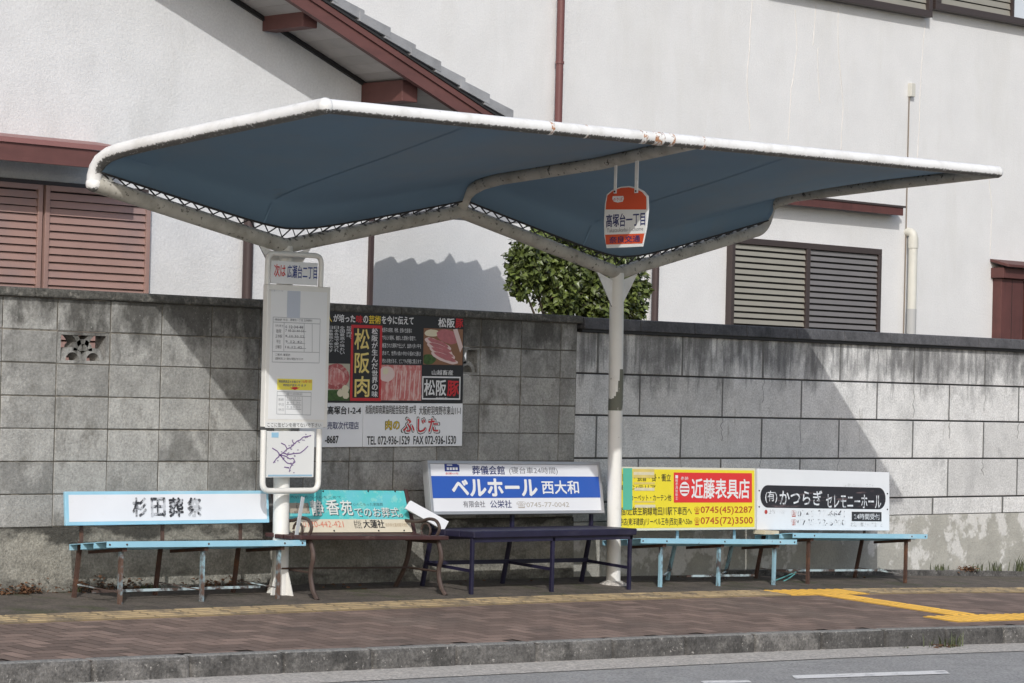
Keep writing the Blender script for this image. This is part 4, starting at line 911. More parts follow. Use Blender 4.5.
slices(F, 'beef_picture', Z(20,276,139,450), mat('printed_cream', (0.45,0.42,0.33), 0.5), [(M_PGREEN, [(0,0.72),(1,0.70),(1,1),(0,1)]), (M_MEAT, blob(0.42,0.36,0.55,0.36)), (M_MARBLE, blob(0.40,0.36,0.40,0.24)), (M_GARLIC, blob(0.62,0.80,0.12,0.10)), (M_GARLIC, blob(0.82,0.70,0.14,0.12)), (M_GARLIC, blob(0.84,0.86,0.13,0.10))], bp_)
bits = [(M_FAT, blob(0.14,0.25,0.20,0.22)), (M_GARLIC, blob(0.12,0.18,0.07,0.09))]
for k in range(6): a = -0.9+0.28*k; bits.append((M_MARBLE, blob(0.30+0.11*k,0.60-0.02*k,0.085,0.46,-a*0.5))); 
for k in range(6): a = -0.9+0.28*k; x = 0.345+0.11*k; bits.append((M_FAT, [(x+0.05,0.15),(x+0.07,0.16),(x+0.02,0.95),(x,0.94)]))
slices(F, 'sliced_beef_picture', Z(285,283,477,450), M_MARBLE, bits, bp_)
bits = [(M_PGREEN, blob(0.12,0.85,0.20,0.14)), (M_GARLIC, blob(0.22,0.12,0.20,0.10)), (M_PORK, blob(0.62,0.22,0.30,0.18,0.4)), (M_FAT, [(0.75,0.02),(0.86,0.0),(1,0.5),(0.93,0.66)])]
for k in range(4): bits += [(M_FAT, blob(0.36+0.055*k,0.42+0.13*k,0.36,0.105,0.42)), (M_PORK, blob(0.37+0.055*k,0.39+0.13*k,0.30,0.070,0.42))]
slices(F, 'sliced_pork_picture', Z(487,112,672,282), M_PDISH, bits, bp_)
txt(F, "山越畜産", Z(526,306,626,330), I_WHITE, bp_, 0.012)
ring(F, 'white_border', Z(481,337,661,446), 0.010, I_WHITE, bp_); txt(F, "松阪", Z(490,352,594,428), I_WHITE, bp_, 0.028); txt(F, "豚", Z(598,356,654,430), I_RED, bp_, 0.03); txt(F, "PREMIUM", Z(546,435,598,443), I_WHITE, bp_, 0.0, res=1)
txt(F, "高塚台1-2-4", Z(34,476,192,516), I_BLACK, w1, 0.03); txt(F, "売取次代理店", Z(34,550,182,586), I_NAVY, w1, 0.012); txt(F, "-8687", Z(22,616,86,652), I_BLACK, w1, 0.03)
txt(F, "松阪肉卸商業協同組合指定第187号", Z(214,472,452,514), I_BLACK, w2, 0.012); txt(F, "大阪府羽曳野市東山11-1", Z(466,476,662,518), I_BLACK, w2, 0.012)
txt(F, "肉の", Z(306,540,376,590), I_BLACK, w2, 0.06, d=0.0014); txt(F, "肉の", Z(308,542,374,588), I_YELLOW, w2, 0.018, d=0.0026)
txt(F, "ふじた", Z(380,524,566,610), I_BLACK, w2, 0.085, d=0.0012); txt(F, "ふじた", Z(384,528,562,606), I_WHITE, w2, 0.06, d=0.0020); txt(F, "ふじた", Z(390,534,556,600), I_RED, w2, 0.025, d=0.0030)
txt(F, "TEL 072-936-1529  FAX 072-936-1530", Z(220,617,640,657), I_BLACK, w2, 0.022)

# ================================================================== the benches
GRP = 'advertising benches at the bus stop'
def lin(p, q):
    return lambda X: p.z + (q.z-p.z)*(X-p.x)/(q.x-p.x)
def zbox(mb, x0, x1, y0, y1, f0, f1):                   # box whose bottom and top follow a sloping line along X
    return mb.hexa([(x0,y0,f0(x0)),(x1,y0,f0(x1)),(x1,y1,f0(x1)),(x0,y1,f0(x0)),(x0,y0,f1(x0)),(x1,y0,f1(x1)),(x1,y1,f1(x1)),(x0,y1,f1(x0))])
def add(f, c): return lambda X: f(X)+c
def channel_slat(x0, x1, y0, y1, zt, m_, parent, lip=0.036):
    mb = MB(); e = 0.004; sl = 0.011
    mb.hexa([(x0,y0,zt(x0)-e),(x1,y0,zt(x1)-e),(x1,y1,zt(x1)-e-sl),(x0,y1,zt(x0)-e-sl),(x0,y0,zt(x0)),(x1,y0,zt(x1)),(x1,y1,zt(x1)-sl),(x0,y1,zt(x0)-sl)]); zbox(mb, x0, x1, y0, y0+e, add(zt,-lip), add(zt,-e)); zbox(mb, x0, x1, y1-e, y1, add(zt,-lip-sl), add(zt,-e-sl))
    return mb.build('slat', m_, parent)
def angle_iron(mb, a, b, w=0.020, th=0.005):
    a, b = Vector(a), Vector(b); mb.bar(a, b, w, th, (0,1,0)); mb.bar(a+Vector((-w/2,w/2,0)), b+Vector((-w/2,w/2,0)), th, w, (0,1,0)); return mb
def steel_bench(label, zt, X0, X1, yf, fronts, rears, yr_top, yr_foot, boardF, board_bits, mleg, mrear, lowbar, ysl=0.118):
    t = thing('bench', label, 'bench', ((X0+X1)/2, yf+0.2, g((X0+X1)/2, yf+0.2)), GRP)
    for k in range(3): channel_slat(X0, X1, yf+k*0.128, yf+k*0.128+ysl, add(zt, -0.013*k), M_LTBLUE, t)
    yb = yf+2*0.128+ysl
    for X in fronts:
        mb = MB(); angle_iron(mb, (X, yf+0.045, g(X, yf+0.045)-0.01), (X, yf+0.045, zt(X)-0.062)); lg = mb.build('leg', mleg, t)
    for X in rears:
        mb = MB(); angle_iron(mb, (X, yr_foot, g(X, yr_foot)-0.01), (X, yr_top, zt(X)-0.02)); mb.bar((X, yr_top, zt(X)-0.02), (X, yr_top+0.012, boardF.P(0, boardF.h*0.8).z), 0.026, 0.006, (0,1,0)); mb.build('leg', mrear, t)
    for X in fronts:
        mb = MB(); mb.hexa([(X-.015,yf+.02,zt(X)-.062),(X+.017,yf+.02,zt(X)-.062),(X+.017,yb-.01,zt(X)-.095),(X-.015,yb-.01,zt(X)-.095),(X-.015,yf+.02,zt(X)-.040),(X+.017,yf+.02,zt(X)-.040),(X+.017,yb-.01,zt(X)-.075),(X-.015,yb-.01,zt(X)-.075)]); mb.build('seat_bracket', M_RUSTDARK, t)
    for X in fronts + [X0+0.02, X1-0.03]:
        mb = MB(); mb.tube([(X, yf+0.001, zt(X)-0.019), (X, yf-0.004, zt(X)-0.019)], 0.006, 8); mb.build('bolt_head', M_RUSTDARK, t)
    mb = MB()
    for X, X2 in zip(fronts, rears):
        mb.bar((X2, yr_foot-0.03, g(X2, yr_foot)+0.085), (X, yf+0.05, g(X, yf)+0.075), 0.012, 0.006)
    xa, xb = min(rears), max(fronts); ym = (yf+yr_foot)/2+0.03
    mb.bar((xa, ym, g(xa, ym)+lowbar), (xb, ym, g(xb, ym)+lowbar), 0.006, 0.016)
    mb.build('stretcher', mat('chipped_white_blue_bar', (0.42,0.52,0.55), 0.6, stains=[dict(color=RUSTD, scale=5, stretch=(1,1,1), lo=0.42, hi=0.52, amt=0.95)]), t)
    return t, board_bits(t)
def bolts(F, pts, m_, par):
    mb = MB()
    for p in pts:
        u, v = F.uv(*p); c = F.P(u, v, 0); mb.tube([c, c+F.n*0.004], 0.006, 8)
    mb.build('bolt_head', m_, par)

# --- bench 1: light blue with the worn white board
yf = -0.70; a, b = at(107,541.5,Y=yf), at(306,540,Y=yf); zt = lin(a, b)
F1 = Frame(at(66,525.7,Y=-0.405), at(269.5,522.6,Y=-0.405), at(66,491.5,Y=-0.385))
def bits1(t):
    mb = MB(); F1.slab(mb, 0, 0, F1.w, F1.h, -0.02, 0); r = mb.build('backrest', M_LTBLUE, t, bevel=0.003)
    F1.rect('white_face', (0.024, 0.022, F1.w-0.020, F1.h-0.020), M_BOARD, r, 0.0012, px=False)
    m1 = ink('worn_black_ink', (0.03,0.03,0.035), 0.85, (0.62,0.63,0.66), 26, 0.44, 0.56)
    for i, c in enumerate("杉田葬祭"):
        x0 = (132, 150.5, 168.5, 187)[i]; txt(F1, c, (x0, 497.5, x0+14.8, 517.2), m1 if i != 2 else ink('less_worn_ink', (0.03,0.03,0.035), 0.8, (0.62,0.63,0.66), 30, 0.52, 0.62), r, bold=0.045, d=0.0024)
    return r
fr = [at(x,575,Y=yf+0.045).x for x in (121.5, 203.2, 279.2)]; rr = [at(x,547,Y=-0.37).x for x in (83, 164, 242)]
steel_bench('light blue steel bench with white board of four worn black characters, left of timetable', zt, a.x, b.x, yf, fr, rr, -0.352, -0.30, F1, bits1, M_RUSTLEG, M_RUSTDARK, 0.06)

# --- bench 4: light blue with the yellow board
yf = -0.70; a, b = at(641,538.5,Y=yf), at(797,540,Y=yf); a2 = at(655,538.5,Y=yf)
zt = lin(at(655,538.3,Y=yf), at(795,539.6,Y=yf))
F4 = Frame(at(613,531.0,Y=-0.405), at(756,529.4,Y=-0.405), at(614,466.6,Y=-0.385))
def bits4(t):
    mb = MB(); F4.slab(mb, 0, 0, F4.w, F4.h, -0.02, 0); r = mb.build('backrest', mat('pale_board_edge', (0.66,0.64,0.52), 0.5), t, bevel=0.003)
    F4.rect('yellow_face', (0.012, 0.018, F4.w-0.018, F4.h-0.016), mat('yellow_board', (0.80,0.66,0.035), 0.4, var=0.03), r, 0.0012, px=False)
    Q = lambda x0,y0,x1,y1: (615+x0/4.71, 455+y0/4.71, 615+x1/4.71, 455+y1/4.71)
    rd = F4.rect('red_panel', Q(276,84,644,224), mat('red_panel_paint', (0.68,0.035,0.035), 0.4), r, 0.0024)
    txt(F4, "近藤表具店", Q(358,112,632,206), I_WHITE, rd, 0.028, d=0.0036); vtxt(F4, "一級表具技能士", Q(283,94,295,212), I_WHITE, rd, 0.0, d=0.0036, res=1); txt(F4, "表装", Q(308,102,344,118), I_WHITE, rd, 0.0, d=0.0036, res=1)
    disc(F4, 'emblem', (615+326/4.71, 455+160/4.71), 7.2, I_WHITE, rd, 0.0036)
    mb = MB(); cx, cy = 615+326/4.71, 455+160/4.71
    for (dy, hw) in ((-3.6,3.2),(0,4.3),(3.6,3.2)):
        u0, v0, u1, v1 = F4.box((cx-hw, cy+dy-0.8, cx+hw, cy+dy+0.8)); F4.slab(mb, u0, v0, u1, v1, 0.0037, 0.0046)
    mb.build('emblem_bar', I_RED, rd)
    I_BROWNRED = mat('brown_red_ink', (0.42,0.06,0.02), 0.45)
    for (s, q) in (("0745(45)2287", (402,242,646,282)), ("0745(72)3500", (402,292,648,334))): txt(F4, s, Q(*q), I_BROWNRED, r, 0.016, d=0.0024); txt(F4, "☎", Q(372,q[1]+2,398,q[3]-2), I_BROWNRED, r, 0.005, d=0.0024)
    txt(F4, "襖・障子・張替・掛・衝立", Q(-14,88,262,124), I_BLACK, r, 0.016, d=0.0024); txt(F4, "壁紙インテリア", Q(-10,140,190,164), I_BLACK, r, 0.012, d=0.0024); txt(F4, "カーペット・カーテン他", Q(70,186,264,216), I_BLACK, r, 0.012, d=0.0024)
    txt(F4, "本宿/近鉄生駒線竜田川駅下車西へ", Q(2,244,360,284), I_BLACK, r, 0.012, d=0.0024); txt(F4, "王寺店(東洋建鉄)/リーベル王寺(西友)東へ50m", Q(2,296,362,336), I_BLACK, r, 0.010, d=0.0024)
    M_TAPE = mat('pale_tape', (0.66,0.60,0.42), 0.55, var=0.1, vscale=20); M_GTAPE = mat('green_tape', (0.10,0.46,0.33), 0.5)
    for q in ((84,66,184,108),(88,128,186,138),(90,216,186,224)):
        mb = MB(); u0, v0, u1, v1 = F4.box(Q(*q)); F4.slab(mb, u0, v0, u1, v1, 0.0026, 0.0030); mb.build('tape', mat('yellowed_tape', (0.66,0.52,0.16), 0.5, var=0.1, vscale=14), r)
    for q in ((86,80,182,94),(90,154,184,168),(92,234,188,248)):
        mb = MB(); u0, v0, u1, v1 = F4.box(Q(*q)); F4.slab(mb, u0, v0, u1, v1, 0.0031, 0.0038); mb.build('tape', M_TAPE, r)
    u0, v0, u1, v1 = F4.box(Q(36,62,80,258)); mb = MB(); F4.slab(mb, u0, v0, u1, v1, 0.0026, 0.0036); mb.build('tape', M_GTAPE, r)
    return r
fr = [at(x,565,Y=yf+0.045).x for x in (661.5, 719.5, 775)]; rr = [at(x,542,Y=-0.37).x for x in (679, 736)]
steel_bench('light blue steel bench with the yellow and red shop board, beside the right pole', zt, at(641,540,Y=yf).x, b.x, yf, fr, rr, -0.352, -0.27, F4, bits4, M_BLUELEG, M_BLUELEG, 0.055)

# --- bench 5: light blue with the scuffed white board
yf = -0.66; zt = lin(at(800,533,Y=yf), at(927,534.2,Y=yf))
F5 = Frame(at(757.5,529.8,Y=-0.37), at(889.5,530.6,Y=-0.37), at(757.5,468.5,Y=-0.35))
def bits5(t):
    mb = MB(); F5.slab(mb, 0, 0, F5.w, F5.h, -0.02, 0); r = mb.build('backrest', M_BOARD_OLD, t, bevel=0.003)
    Q = lambda x0,y0,x1,y1: (745+x0/4.71, 455+y0/4.71, 745+x1/4.71, 455+y1/4.71)
    u0, v0, u1, v1 = F5.box(Q(72,148,662,252)); h = (v1-v0)/2; mb = MB(); P = []
    for k in range(13): q_ = math.pi/2 + math.pi*k/12; P.append(F5.P(u0+h+h*math.cos(q_), v0+h+h*math.sin(q_), 0.0012))
    for k in range(13): q_ = -math.pi/2 + math.pi*k/12; P.append(F5.P(u1-h+h*math.cos(q_), v0+h+h*math.sin(q_), 0.0012))
    mb._add(P, [tuple(range(len(P)))])
    pb = mb.build('black_band', mat('scratched_black_band', (0.022,0.020,0.024), 0.45, stains=[dict(color=(0.22,0.15,0.15), scale=13, stretch=(0.35,1,3.2), lo=0.58, hi=0.68, amt=0.6)]), r)
    mw = ink('worn_white_ink', (0.72,0.74,0.76), 0.8, (0.12,0.12,0.13), 24, 0.50, 0.60)
    txt(F5, "(有)", Q(94,168,150,226), mw, pb, 0.012, d=0.0026); txt(F5, "かつらぎ", Q(162,166,362,236), mw, pb, 0.02, d=0.0026); txt(F5, "セレモニーホール", Q(380,186,640,250), mw, pb, 0.014, d=0.0026)
    mr = ink('worn_red_ink', (0.45,0.09,0.06), 0.8, (0.70,0.70,0.70), 40, 0.50, 0.58); mk = ink('flaking_black_ink', (0.06,0.06,0.07), 0.97, (0.73,0.745,0.76), 22, 0.42, 0.48); mf = ink('flaked_grey_ink', (0.3,0.3,0.3), 0.97, (0.73,0.745,0.76), 24, 0.44, 0.5)
    disc(F5, 'dot', (745+98/4.71, 455+268/4.71), 2.2, mat('dull_red_dot', (0.42,0.05,0.04), 0.5), r, 0.0024)
    txt(F5, "上牧・河合", Q(112,256,190,278), mf, r, 0.006, d=0.0014, res=1)
    for (s, q) in (("0745-77-6641", (246,260,468,292)), ("0745-72-6900", (246,302,474,332))): txt(F5, s, Q(*q), mk, r, 0.012, d=0.0014); txt(F5, "☎", Q(216,q[1],242,q[3]), mr, r, 0.006, d=0.0014)
    txt(F5, "昭和55年創業のこころ", Q(462,134,608,150), mf, r, 0.004, d=0.0014, res=1); txt(F5, "北葛城郡上牧町桜ケ丘", Q(496,318,650,338), mf, r, 0.004, d=0.0014, res=1)
    bb = F5.rect('black_label', Q(502,268,642,312), mat('black_label_paint', (0.03,0.03,0.033), 0.5), r, 0.0024); txt(F5, "24時間受付", Q(512,276,634,304), mw, bb, 0.01, d=0.0036)
    bolts(F5, [(745+66/4.71,455+168/4.71),(745+66/4.71,455+244/4.71),(745+670/4.71,455+182/4.71),(745+670/4.71,455+256/4.71)], M_BLACK, r)
    return r
fr = [at(x,565,Y=yf+0.045).x for x in (809, 906.5)]; rr = [at(x,545,Y=-0.33).x for x in (766, 865)]
steel_bench('rightmost light blue bench with rusty legs and scuffed white board with black band', zt, at(793,537,Y=yf).x, at(927.5,537,Y=yf).x, yf, fr, rr, -0.32, -0.24, F5, bits5, M_RUSTDARK, M_RUSTDARK, 0.085)

# --- bench 3: navy with the blue and white sign box
yf = -0.78; X0, X1 = at(474,536,Y=yf).x, at(637,533,Y=yf).x; zt = lin(at(474,531.5,Y=yf), at(637,528.5,Y=yf))
t = thing('bench', 'dark navy bench with blue and white sign in a grey metal frame', 'bench', ((X0+X1)/2, yf+0.2, g((X0+X1)/2, yf+0.2)), GRP)
for k in range(3):
    mb = MB(); zbox(mb, X0, X1, yf+k*0.14, yf+k*0.14+0.132, add(zt,-0.045), zt); mb.build('slat', M_NAVY, t, bevel=0.006)
fx = [at(x,565,Y=yf+0.04).x for x in (471, 551.3, 628.5)]; rx = [at(x,545,Y=-0.36).x for x in (433, 513, 592)]
for X in fx: mb = MB(); mb.box(X-0.012, X+0.012, yf+0.02, yf+0.044, g(X, yf)-0.01, zt(X)-0.048); mb.build('leg', M_NAVY, t, bevel=0.003)
F3b = Frame(at(431,514.8,Y=-0.41), at(604,513.2,Y=-0.41), at(428,460.5,Y=-0.35))
for X in rx:
    mb = MB(); mb.bar((X, -0.26, g(X,-0.26)-0.01), (X, -0.345, zt(X)-0.03), 0.025, 0.022, (0,1,0)); mb.bar((X, -0.345, zt(X)-0.03), (X, -0.345, zt(X)+0.30), 0.025, 0.02, (0,1,0)); mb.build('leg', M_NAVY, t)
mb = MB()
for X, X2 in zip(fx, rx): mb.bar((X, yf+0.04, g(X,yf)+0.16), (X2, -0.29, g(X2,-0.29)+0.16), 0.018, 0.02)
mb.bar((rx[0], -0.32, g(rx[0],-0.32)+0.165), (rx[2], -0.32, g(rx[2],-0.32)+0.165), 0.02, 0.028); mb.build('stretcher', M_NAVY, t)
mb = MB(); zbox(mb, X0+0.03, X1-0.02, yf+0.02, yf+0.05, add(zt,-0.075), add(zt,-0.0465)); zbox(mb, X0+0.03, X1-0.02, -0.40, -0.37, add(zt,-0.075), add(zt,-0.0465)); mb.build('seat_rail', M_NAVY, t)
mb = MB(); F3b.slab(mb, 0, 0, F3b.w, F3b.h, -0.05, -0.004); bk = mb.build('backrest', M_ALU, t, bevel=0.003)
ring_mb = MB()
for q in ((0,0,F3b.w,0.022),(0,F3b.h-0.022,F3b.w,F3b.h),(0,0.022,0.024,F3b.h-0.022),(F3b.w-0.024,0.022,F3b.w,F3b.h-0.022)): F3b.slab(ring_mb, *q, -0.0038, 0.008)
ring_mb.build('frame', M_ALU, bk, bevel=0.002)
F3b.rect('white_face', (0.0245, 0.0225, F3b.w-0.0245, F3b.h-0.0225), M_BOARD, bk, 0.0, px=False)
bd_ = F3b.rect('blue_band', (431.8,476.3,600,497.9), I_ROYAL, bk, 0.0012)
txt(F3b, "ベルホール", (451.5,478.5,537,496.5), I_WHITE, bd_, 0.045, d=0.0026); txt(F3b, "西大和", (541.5,480.5,578.5,494), I_WHITE, bd_, 0.026, d=0.0026)
txt(F3b, "葬儀会館", (472,465.8,504.5,474.6), I_NAVY, bk, 0.02, d=0.0012); txt(F3b, "(寝台車24時間)", (509,467,557.5,474.8), I_GREY, bk, 0.006, d=0.0012)
txt(F3b, "有限会社", (463,500.8,485,507.4), I_GREY, bk, 0.01, d=0.0012); txt(F3b, "公栄社", (490,500.2,511.5,508), I_NAVY, bk, 0.014, d=0.0012); txt(F3b, "☎0745-77-0042", (516.5,501.2,569,508.2), mat('faded_grey_ink', (0.42,0.38,0.33), 0.5), bk, 0.004, d=0.0012)
u0, v0, u1, v1 = F3b.box((444.5,463.6,459.2,471.4)); lg = MB(); lg.prism([F3b.P(u0,v0,0.0002),F3b.P(u1,v0,0.0002),F3b.P(u1,v1-0.012,0.0002),F3b.P(u1-0.03,v1,0.0002),F3b.P(u0,v1,0.0002)], F3b.n*0.0012); lg = lg.build('logo', I_BLUE, bk)
mb = MB()
for k in range(4): q_ = F3b.box((446.6+2.9*k,467.4,448.7+2.9*k,470)); F3b.slab(mb, *q_, 0.0016, 0.0024)
q_ = F3b.box((446.6,464.6,452,465.6)); F3b.slab(mb, *q_, 0.0016, 0.0024); mb.build('logo_mark', I_WHITE, lg)
txt(F3b, "創業60年", (445.5,472.4,458.5,474.6), I_RED, bk, 0.0, d=0.0012, res=1)

# --- bench 2: brown slats on cast iron ends with the turquoise board
yf = -0.72; X0, X1 = at(301,540,Y=yf).x, at(449,540,Y=yf).x; zt = lin(at(310,535.8,Y=yf), at(449,536.2,Y=yf))
t = thing('bench', 'brown slatted bench with curly cast iron ends and a turquoise board', 'bench', ((X0+X1)/2, yf+0.2, g((X0+X1)/2, yf+0.2)), GRP)
for k in range(4): mb = MB(); zbox(mb, X0, X1, yf+k*0.092, yf+k*0.092+0.078, add(zt,-0.032+0.004*abs(k-1.5)), add(zt, 0.004*abs(k-1.5)-0.004)); mb.build('slat', M_BROWNSLAT, t, bevel=0.006)
F2b = Frame(at(284,533,Y=-0.38), at(413,532.6,Y=-0.38), at(283,489.5,Y=-0.28))
mb = MB(); 
for k in range(3): F2b.slab(mb, -0.02, 0.005+0.098*k, F2b.w+0.03, 0.085+0.098*k, -0.035, -0.005)
bk = mb.build('backrest', M_BROWNSLAT, t, bevel=0.005)
mb = MB(); F2b.slab(mb, F2b.w+0.002, -0.04, F2b.w+0.030, F2b.h+0.012, -0.05, 0.004); mb.build('back_stile', M_BROWNSLAT, bk, bevel=0.004)
M_TURQ = mat('turquoise_board', (0.10,0.52,0.52), 0.4, stains=[dict(color=(0.20,0.52,0.66), scale=3, lo=0.5, hi=0.7, amt=0.6), dict(color=(0.30,0.62,0.55), scale=22, z=(0.12,0.30,0.05), lo=0.60, hi=0.64, amt=0.55)])
vs = F2b.uv(350,519.2)[1]
mb = MB(); F2b.slab(mb, 0, vs, F2b.w-0.004, F2b.h, -0.0045, 0.0); tb = mb.build('turquoise_board', M_TURQ, bk)
mb = MB(); F2b.slab(mb, 0, 0.004, F2b.w-0.004, vs-0.0005, -0.0045, 0.0); cb = mb.build('cream_board', mat('cream_board', (0.66,0.60,0.47), 0.45, var=0.06, vscale=6), bk)
Q = lambda x0,y0,x1,y1: (285+x0/7.877, 485+y0/7.877, 285+x1/7.877, 485+y1/7.877)
I_TEAL = mat('dark_teal_ink', (0.06,0.14,0.15), 0.5); I_PALE = mat('pale_letter_edge', (0.68,0.70,0.66), 0.5)
for (s, q, bo) in (("静", (200,118,302,242), 0.02), ("香", (322,116,424,236), 0.02), ("苑", (436,122,528,240), 0.02), ("でのお葬式。", (546,176,920,252), 0.006)):
    txt(F2b, s, Q(q[0]+7,q[1]+6,q[2]+7,q[3]+6), I_TEAL, tb, bo+0.025, d=0.0012); txt(F2b, s, Q(*q), I_PALE, tb, bo, d=0.0022)
txt(F2b, "心のこもった家族葬", Q(534,140,770,166), I_TEAL, tb, 0.004, d=0.0012, res=1); txt(F2b, "大切な方への心をこめて", Q(40,84,440,108), I_TEAL, tb, 0.004, d=0.0012, res=1)
hb = F2b.rect('picture', Q(30,142,190,224), mat('printed_building', (0.42,0.36,0.28), 0.5, stains=[dict(color=(0.15,0.12,0.10), scale=30, stretch=(1,1,0.4), lo=0.5, hi=0.56, amt=0.8)]), tb, 0.0012)
mrr = ink('faded_red_ink', (0.60,0.16,0.10), 0.6, (0.64,0.50,0.40), 22, 0.5, 0.62)
txt(F2b, "0120-442-421", Q(140,284,460,334), mrr, cb, 0.006, d=0.0012); txt(F2b, "株式会社", Q(544,276,602,344), I_BLACK, cb, 0.008, d=0.0012, res=1); txt(F2b, "大蓮社", Q(614,274,782,340), I_BLACK, cb, 0.028, d=0.0012); txt(F2b, "奈良県北葛城郡河合町", Q(790,300,968,330), mat('tan_ink', (0.42,0.33,0.22), 0.5), cb, 0.004, d=0.0012, res=1)
bolts(F2b, [(323,491.3),(368,491.3),(395,491.5),(334,530.8),(378.5,530.8),(404,530.6)], M_BLACK, bk)
def tube_px(pts, Y, r, mb):
    P = [at(x, y, Y=Y) for x, y in pts]; Q_ = bend(P, 0.05, 5); mb.tube(Q_, r, 8)
XE = ((at(312,545,Y=yf+0.03).x), at(440,545,Y=yf+0.03).x)
for i, XE_ in enumerate(XE):
    e = thing  # each end is one casting: front leg, rear leg, arm scroll and foot bar
    mb = MB(); zg = g(XE_, yf); zs = zt(XE_)-0.035
    fl = [(XE_, yf+0.05, zs), (XE_, yf+0.005, zs-0.10), (XE_, yf+0.045, zs-0.20), (XE_, yf+0.01, zg+0.05), (XE_, yf-0.035, zg+0.0)]
    mb.tube(bend(fl, 0.09), 0.016, 8)
    zr = g(XE_, -0.28); rl = [(XE_, -0.40, zs), (XE_, -0.385, zs-0.12), (XE_, -0.34, zs-0.22), (XE_, -0.26, zr)]
    mb.tube(bend(rl, 0.09), 0.016, 8)
    mb.tube([(XE_, yf+0.03, zs-0.20), (XE_, -0.36, zs-0.19)], 0.008, 6)
    mb.tube([(XE_, yf+0.04, zs-0.005), (XE_, -0.36, zs-0.005)], 0.013, 8)
    mb.build('end_casting', M_IRON, t, smooth=True)
    mb = MB(); am = [(XE_, yf+0.075, zs+0.02), (XE_, yf+0.03, zs+0.08), (XE_, yf+0.065, zs+0.135), (XE_, yf+0.14, zs+0.145), (XE_, yf+0.24, zs+0.115), (XE_, -0.345, zs+0.12)]
    mb.tube(bend(am, 0.05), 0.011, 8)
    mb.tube([(XE_+0.0*k, yf+0.17+0.045*math.cos(k*0.55), zs+0.065+0.045*math.sin(k*0.55)) for k in range(12)], 0.008, 6)
    mb.build('armrest', M_IRON, t, smooth=True)
mb = MB(); z0_ = zt(XE[0])-0.225; z1_ = zt(XE[1])-0.225; mb.tube([(XE[0], -0.40, z0_), (XE[1], -0.40, z1_)], 0.007, 6); mb.build('stretcher', M_IRON, t)

# ================================================================== small things
P = [at(411,500.5,Y=-0.40), at(405.5,508.5,Y=-0.40), at(444,530.5,Y=-0.47), at(449,521.5,Y=-0.47)]
mb = MB(); nrm = (P[2]-P[1]).cross(P[0]-P[1]).normalized(); mb.prism(P, nrm*-0.018); tag(mb.build('plank', M_BOARD, None, bevel=0.002), 'short white plank leaning down between the brown bench and the navy bench', 'plank')
P = [at(303,497,Y=-0.575), at(295.5,541,Y=-0.61)]
mb = MB(); mb.bar(P[0], P[1], 0.026, 0.008, (0,1,0)); tag(mb.build('metal_strip', mat('galvanised_strip', (0.42,0.44,0.46), 0.5, var=0.1), None, bevel=0.001), 'thin grey metal strip leaning upright on the bench end beside the timetable pole', 'metal strip')
p0, p1 = at(759,532,Y=-0.42), at(773,532,Y=-0.42)
mb = MB(); mb.hexa([(p0.x,-0.48,p0.z-0.016),(p1.x,-0.48,p1.z-0.016),(p1.x,-0.36,p1.z-0.016),(p0.x,-0.36,p0.z-0.016),(p0.x,-0.48,p0.z+0.012),(p1.x,-0.48,p1.z+0.012),(p1.x,-0.36,p1.z+0.012),(p0.x,-0.36,p0.z+0.012)])
tag(mb.build('wood_block', mat('pale_wood', (0.55,0.47,0.34), 0.7, var=0.12, vscale=20), None, bevel=0.002), 'small pale wooden block lying where the two rightmost benches meet', 'wood block')
def ring_px(pts, Y): return bend([at(x, y, Y=Y) for x, y in pts], 0.15, 8)
mb = MB(); mb.tube(ring_px([(742,586),(770,583),(798,571),(790,578),(770,588),(752,590)], -0.42), 0.005, 6)
tag(mb.build('cord', mat('turquoise_cord', (0.10,0.30,0.30), 0.5), None, smooth=True), 'thin turquoise cord looped on the ground under the rightmost bench', 'cord')

# evergreen shrub behind the wall
t = thing('shrub', 'dense evergreen shrub with glossy leaves showing above the wall behind the right shelter pole', 'shrub', (6.3, 1.4, -0.1))
cs = []
def sh(x, y, r, Y=1.4, sy=0.8): p = at(x-1, y, Y=Y); cs.append((p, r-0.035, sy))
for (x, y, r) in ((530,262,0.23),(522,280,0.16),(560,258,0.30),(560,290,0.26),(540,250,0.22),(590,285,0.30),(600,255,0.30),(626,270,0.20),(628,300,0.18),(600,305,0.28),(570,240,0.25),(642,290,0.10),(636,308,0.12),(616,235,0.22)): sh(x, y, r)
def leaf(mb, p, d, s, face=None):
    d = d.normalized(); up_ = Vector((random.uniform(-.5,.5), random.uniform(-.7,.3), 1)).normalized()
    if face is not None: up_ = (face*0.7 + Vector((random.uniform(-.6,.4), random.uniform(-.9,.3), random.uniform(0.1,1)))).normalized()
    r = d.cross(up_)
    if r.length < 0.1: return
    r.normalize(); n_ = r.cross(d); L_ = s; W_ = s*0.29
    mb.tint = min(1, max(0, random.gauss(0.45, 0.25)))
    a, b = p, p+d*L_ + n_*(-0.12*L_); m0 = p+d*L_*0.5 + n_*0.02*L_
    mb._add([a, m0+r*W_+n_*W_*0.35, b, m0-r*W_+n_*W_*0.35, m0], [(0,4,1),(1,4,2),(2,4,3),(3,4,0)])
fm = MB(); tw = MB()
for (c, r, sy) in cs:
    for k in range(int(17000*r*r)+90):
        q = Vector((random.gauss(0,1), random.gauss(0,1), random.gauss(0,1))).normalized(); rr_ = r*random.uniform(0.55, 1.06)*(1+0.12*math.sin(q.x*9+q.z*7))
        p = c + Vector((q.x*rr_, q.y*rr_*sy, q.z*rr_))
        leaf(fm, p, q*0.35 + Vector((random.uniform(-1,1), random.uniform(-.7,.4), random.uniform(-.8,.6))), random.uniform(0.045, 0.078), q)
base = Vector((6.35, 1.5, -0.1))
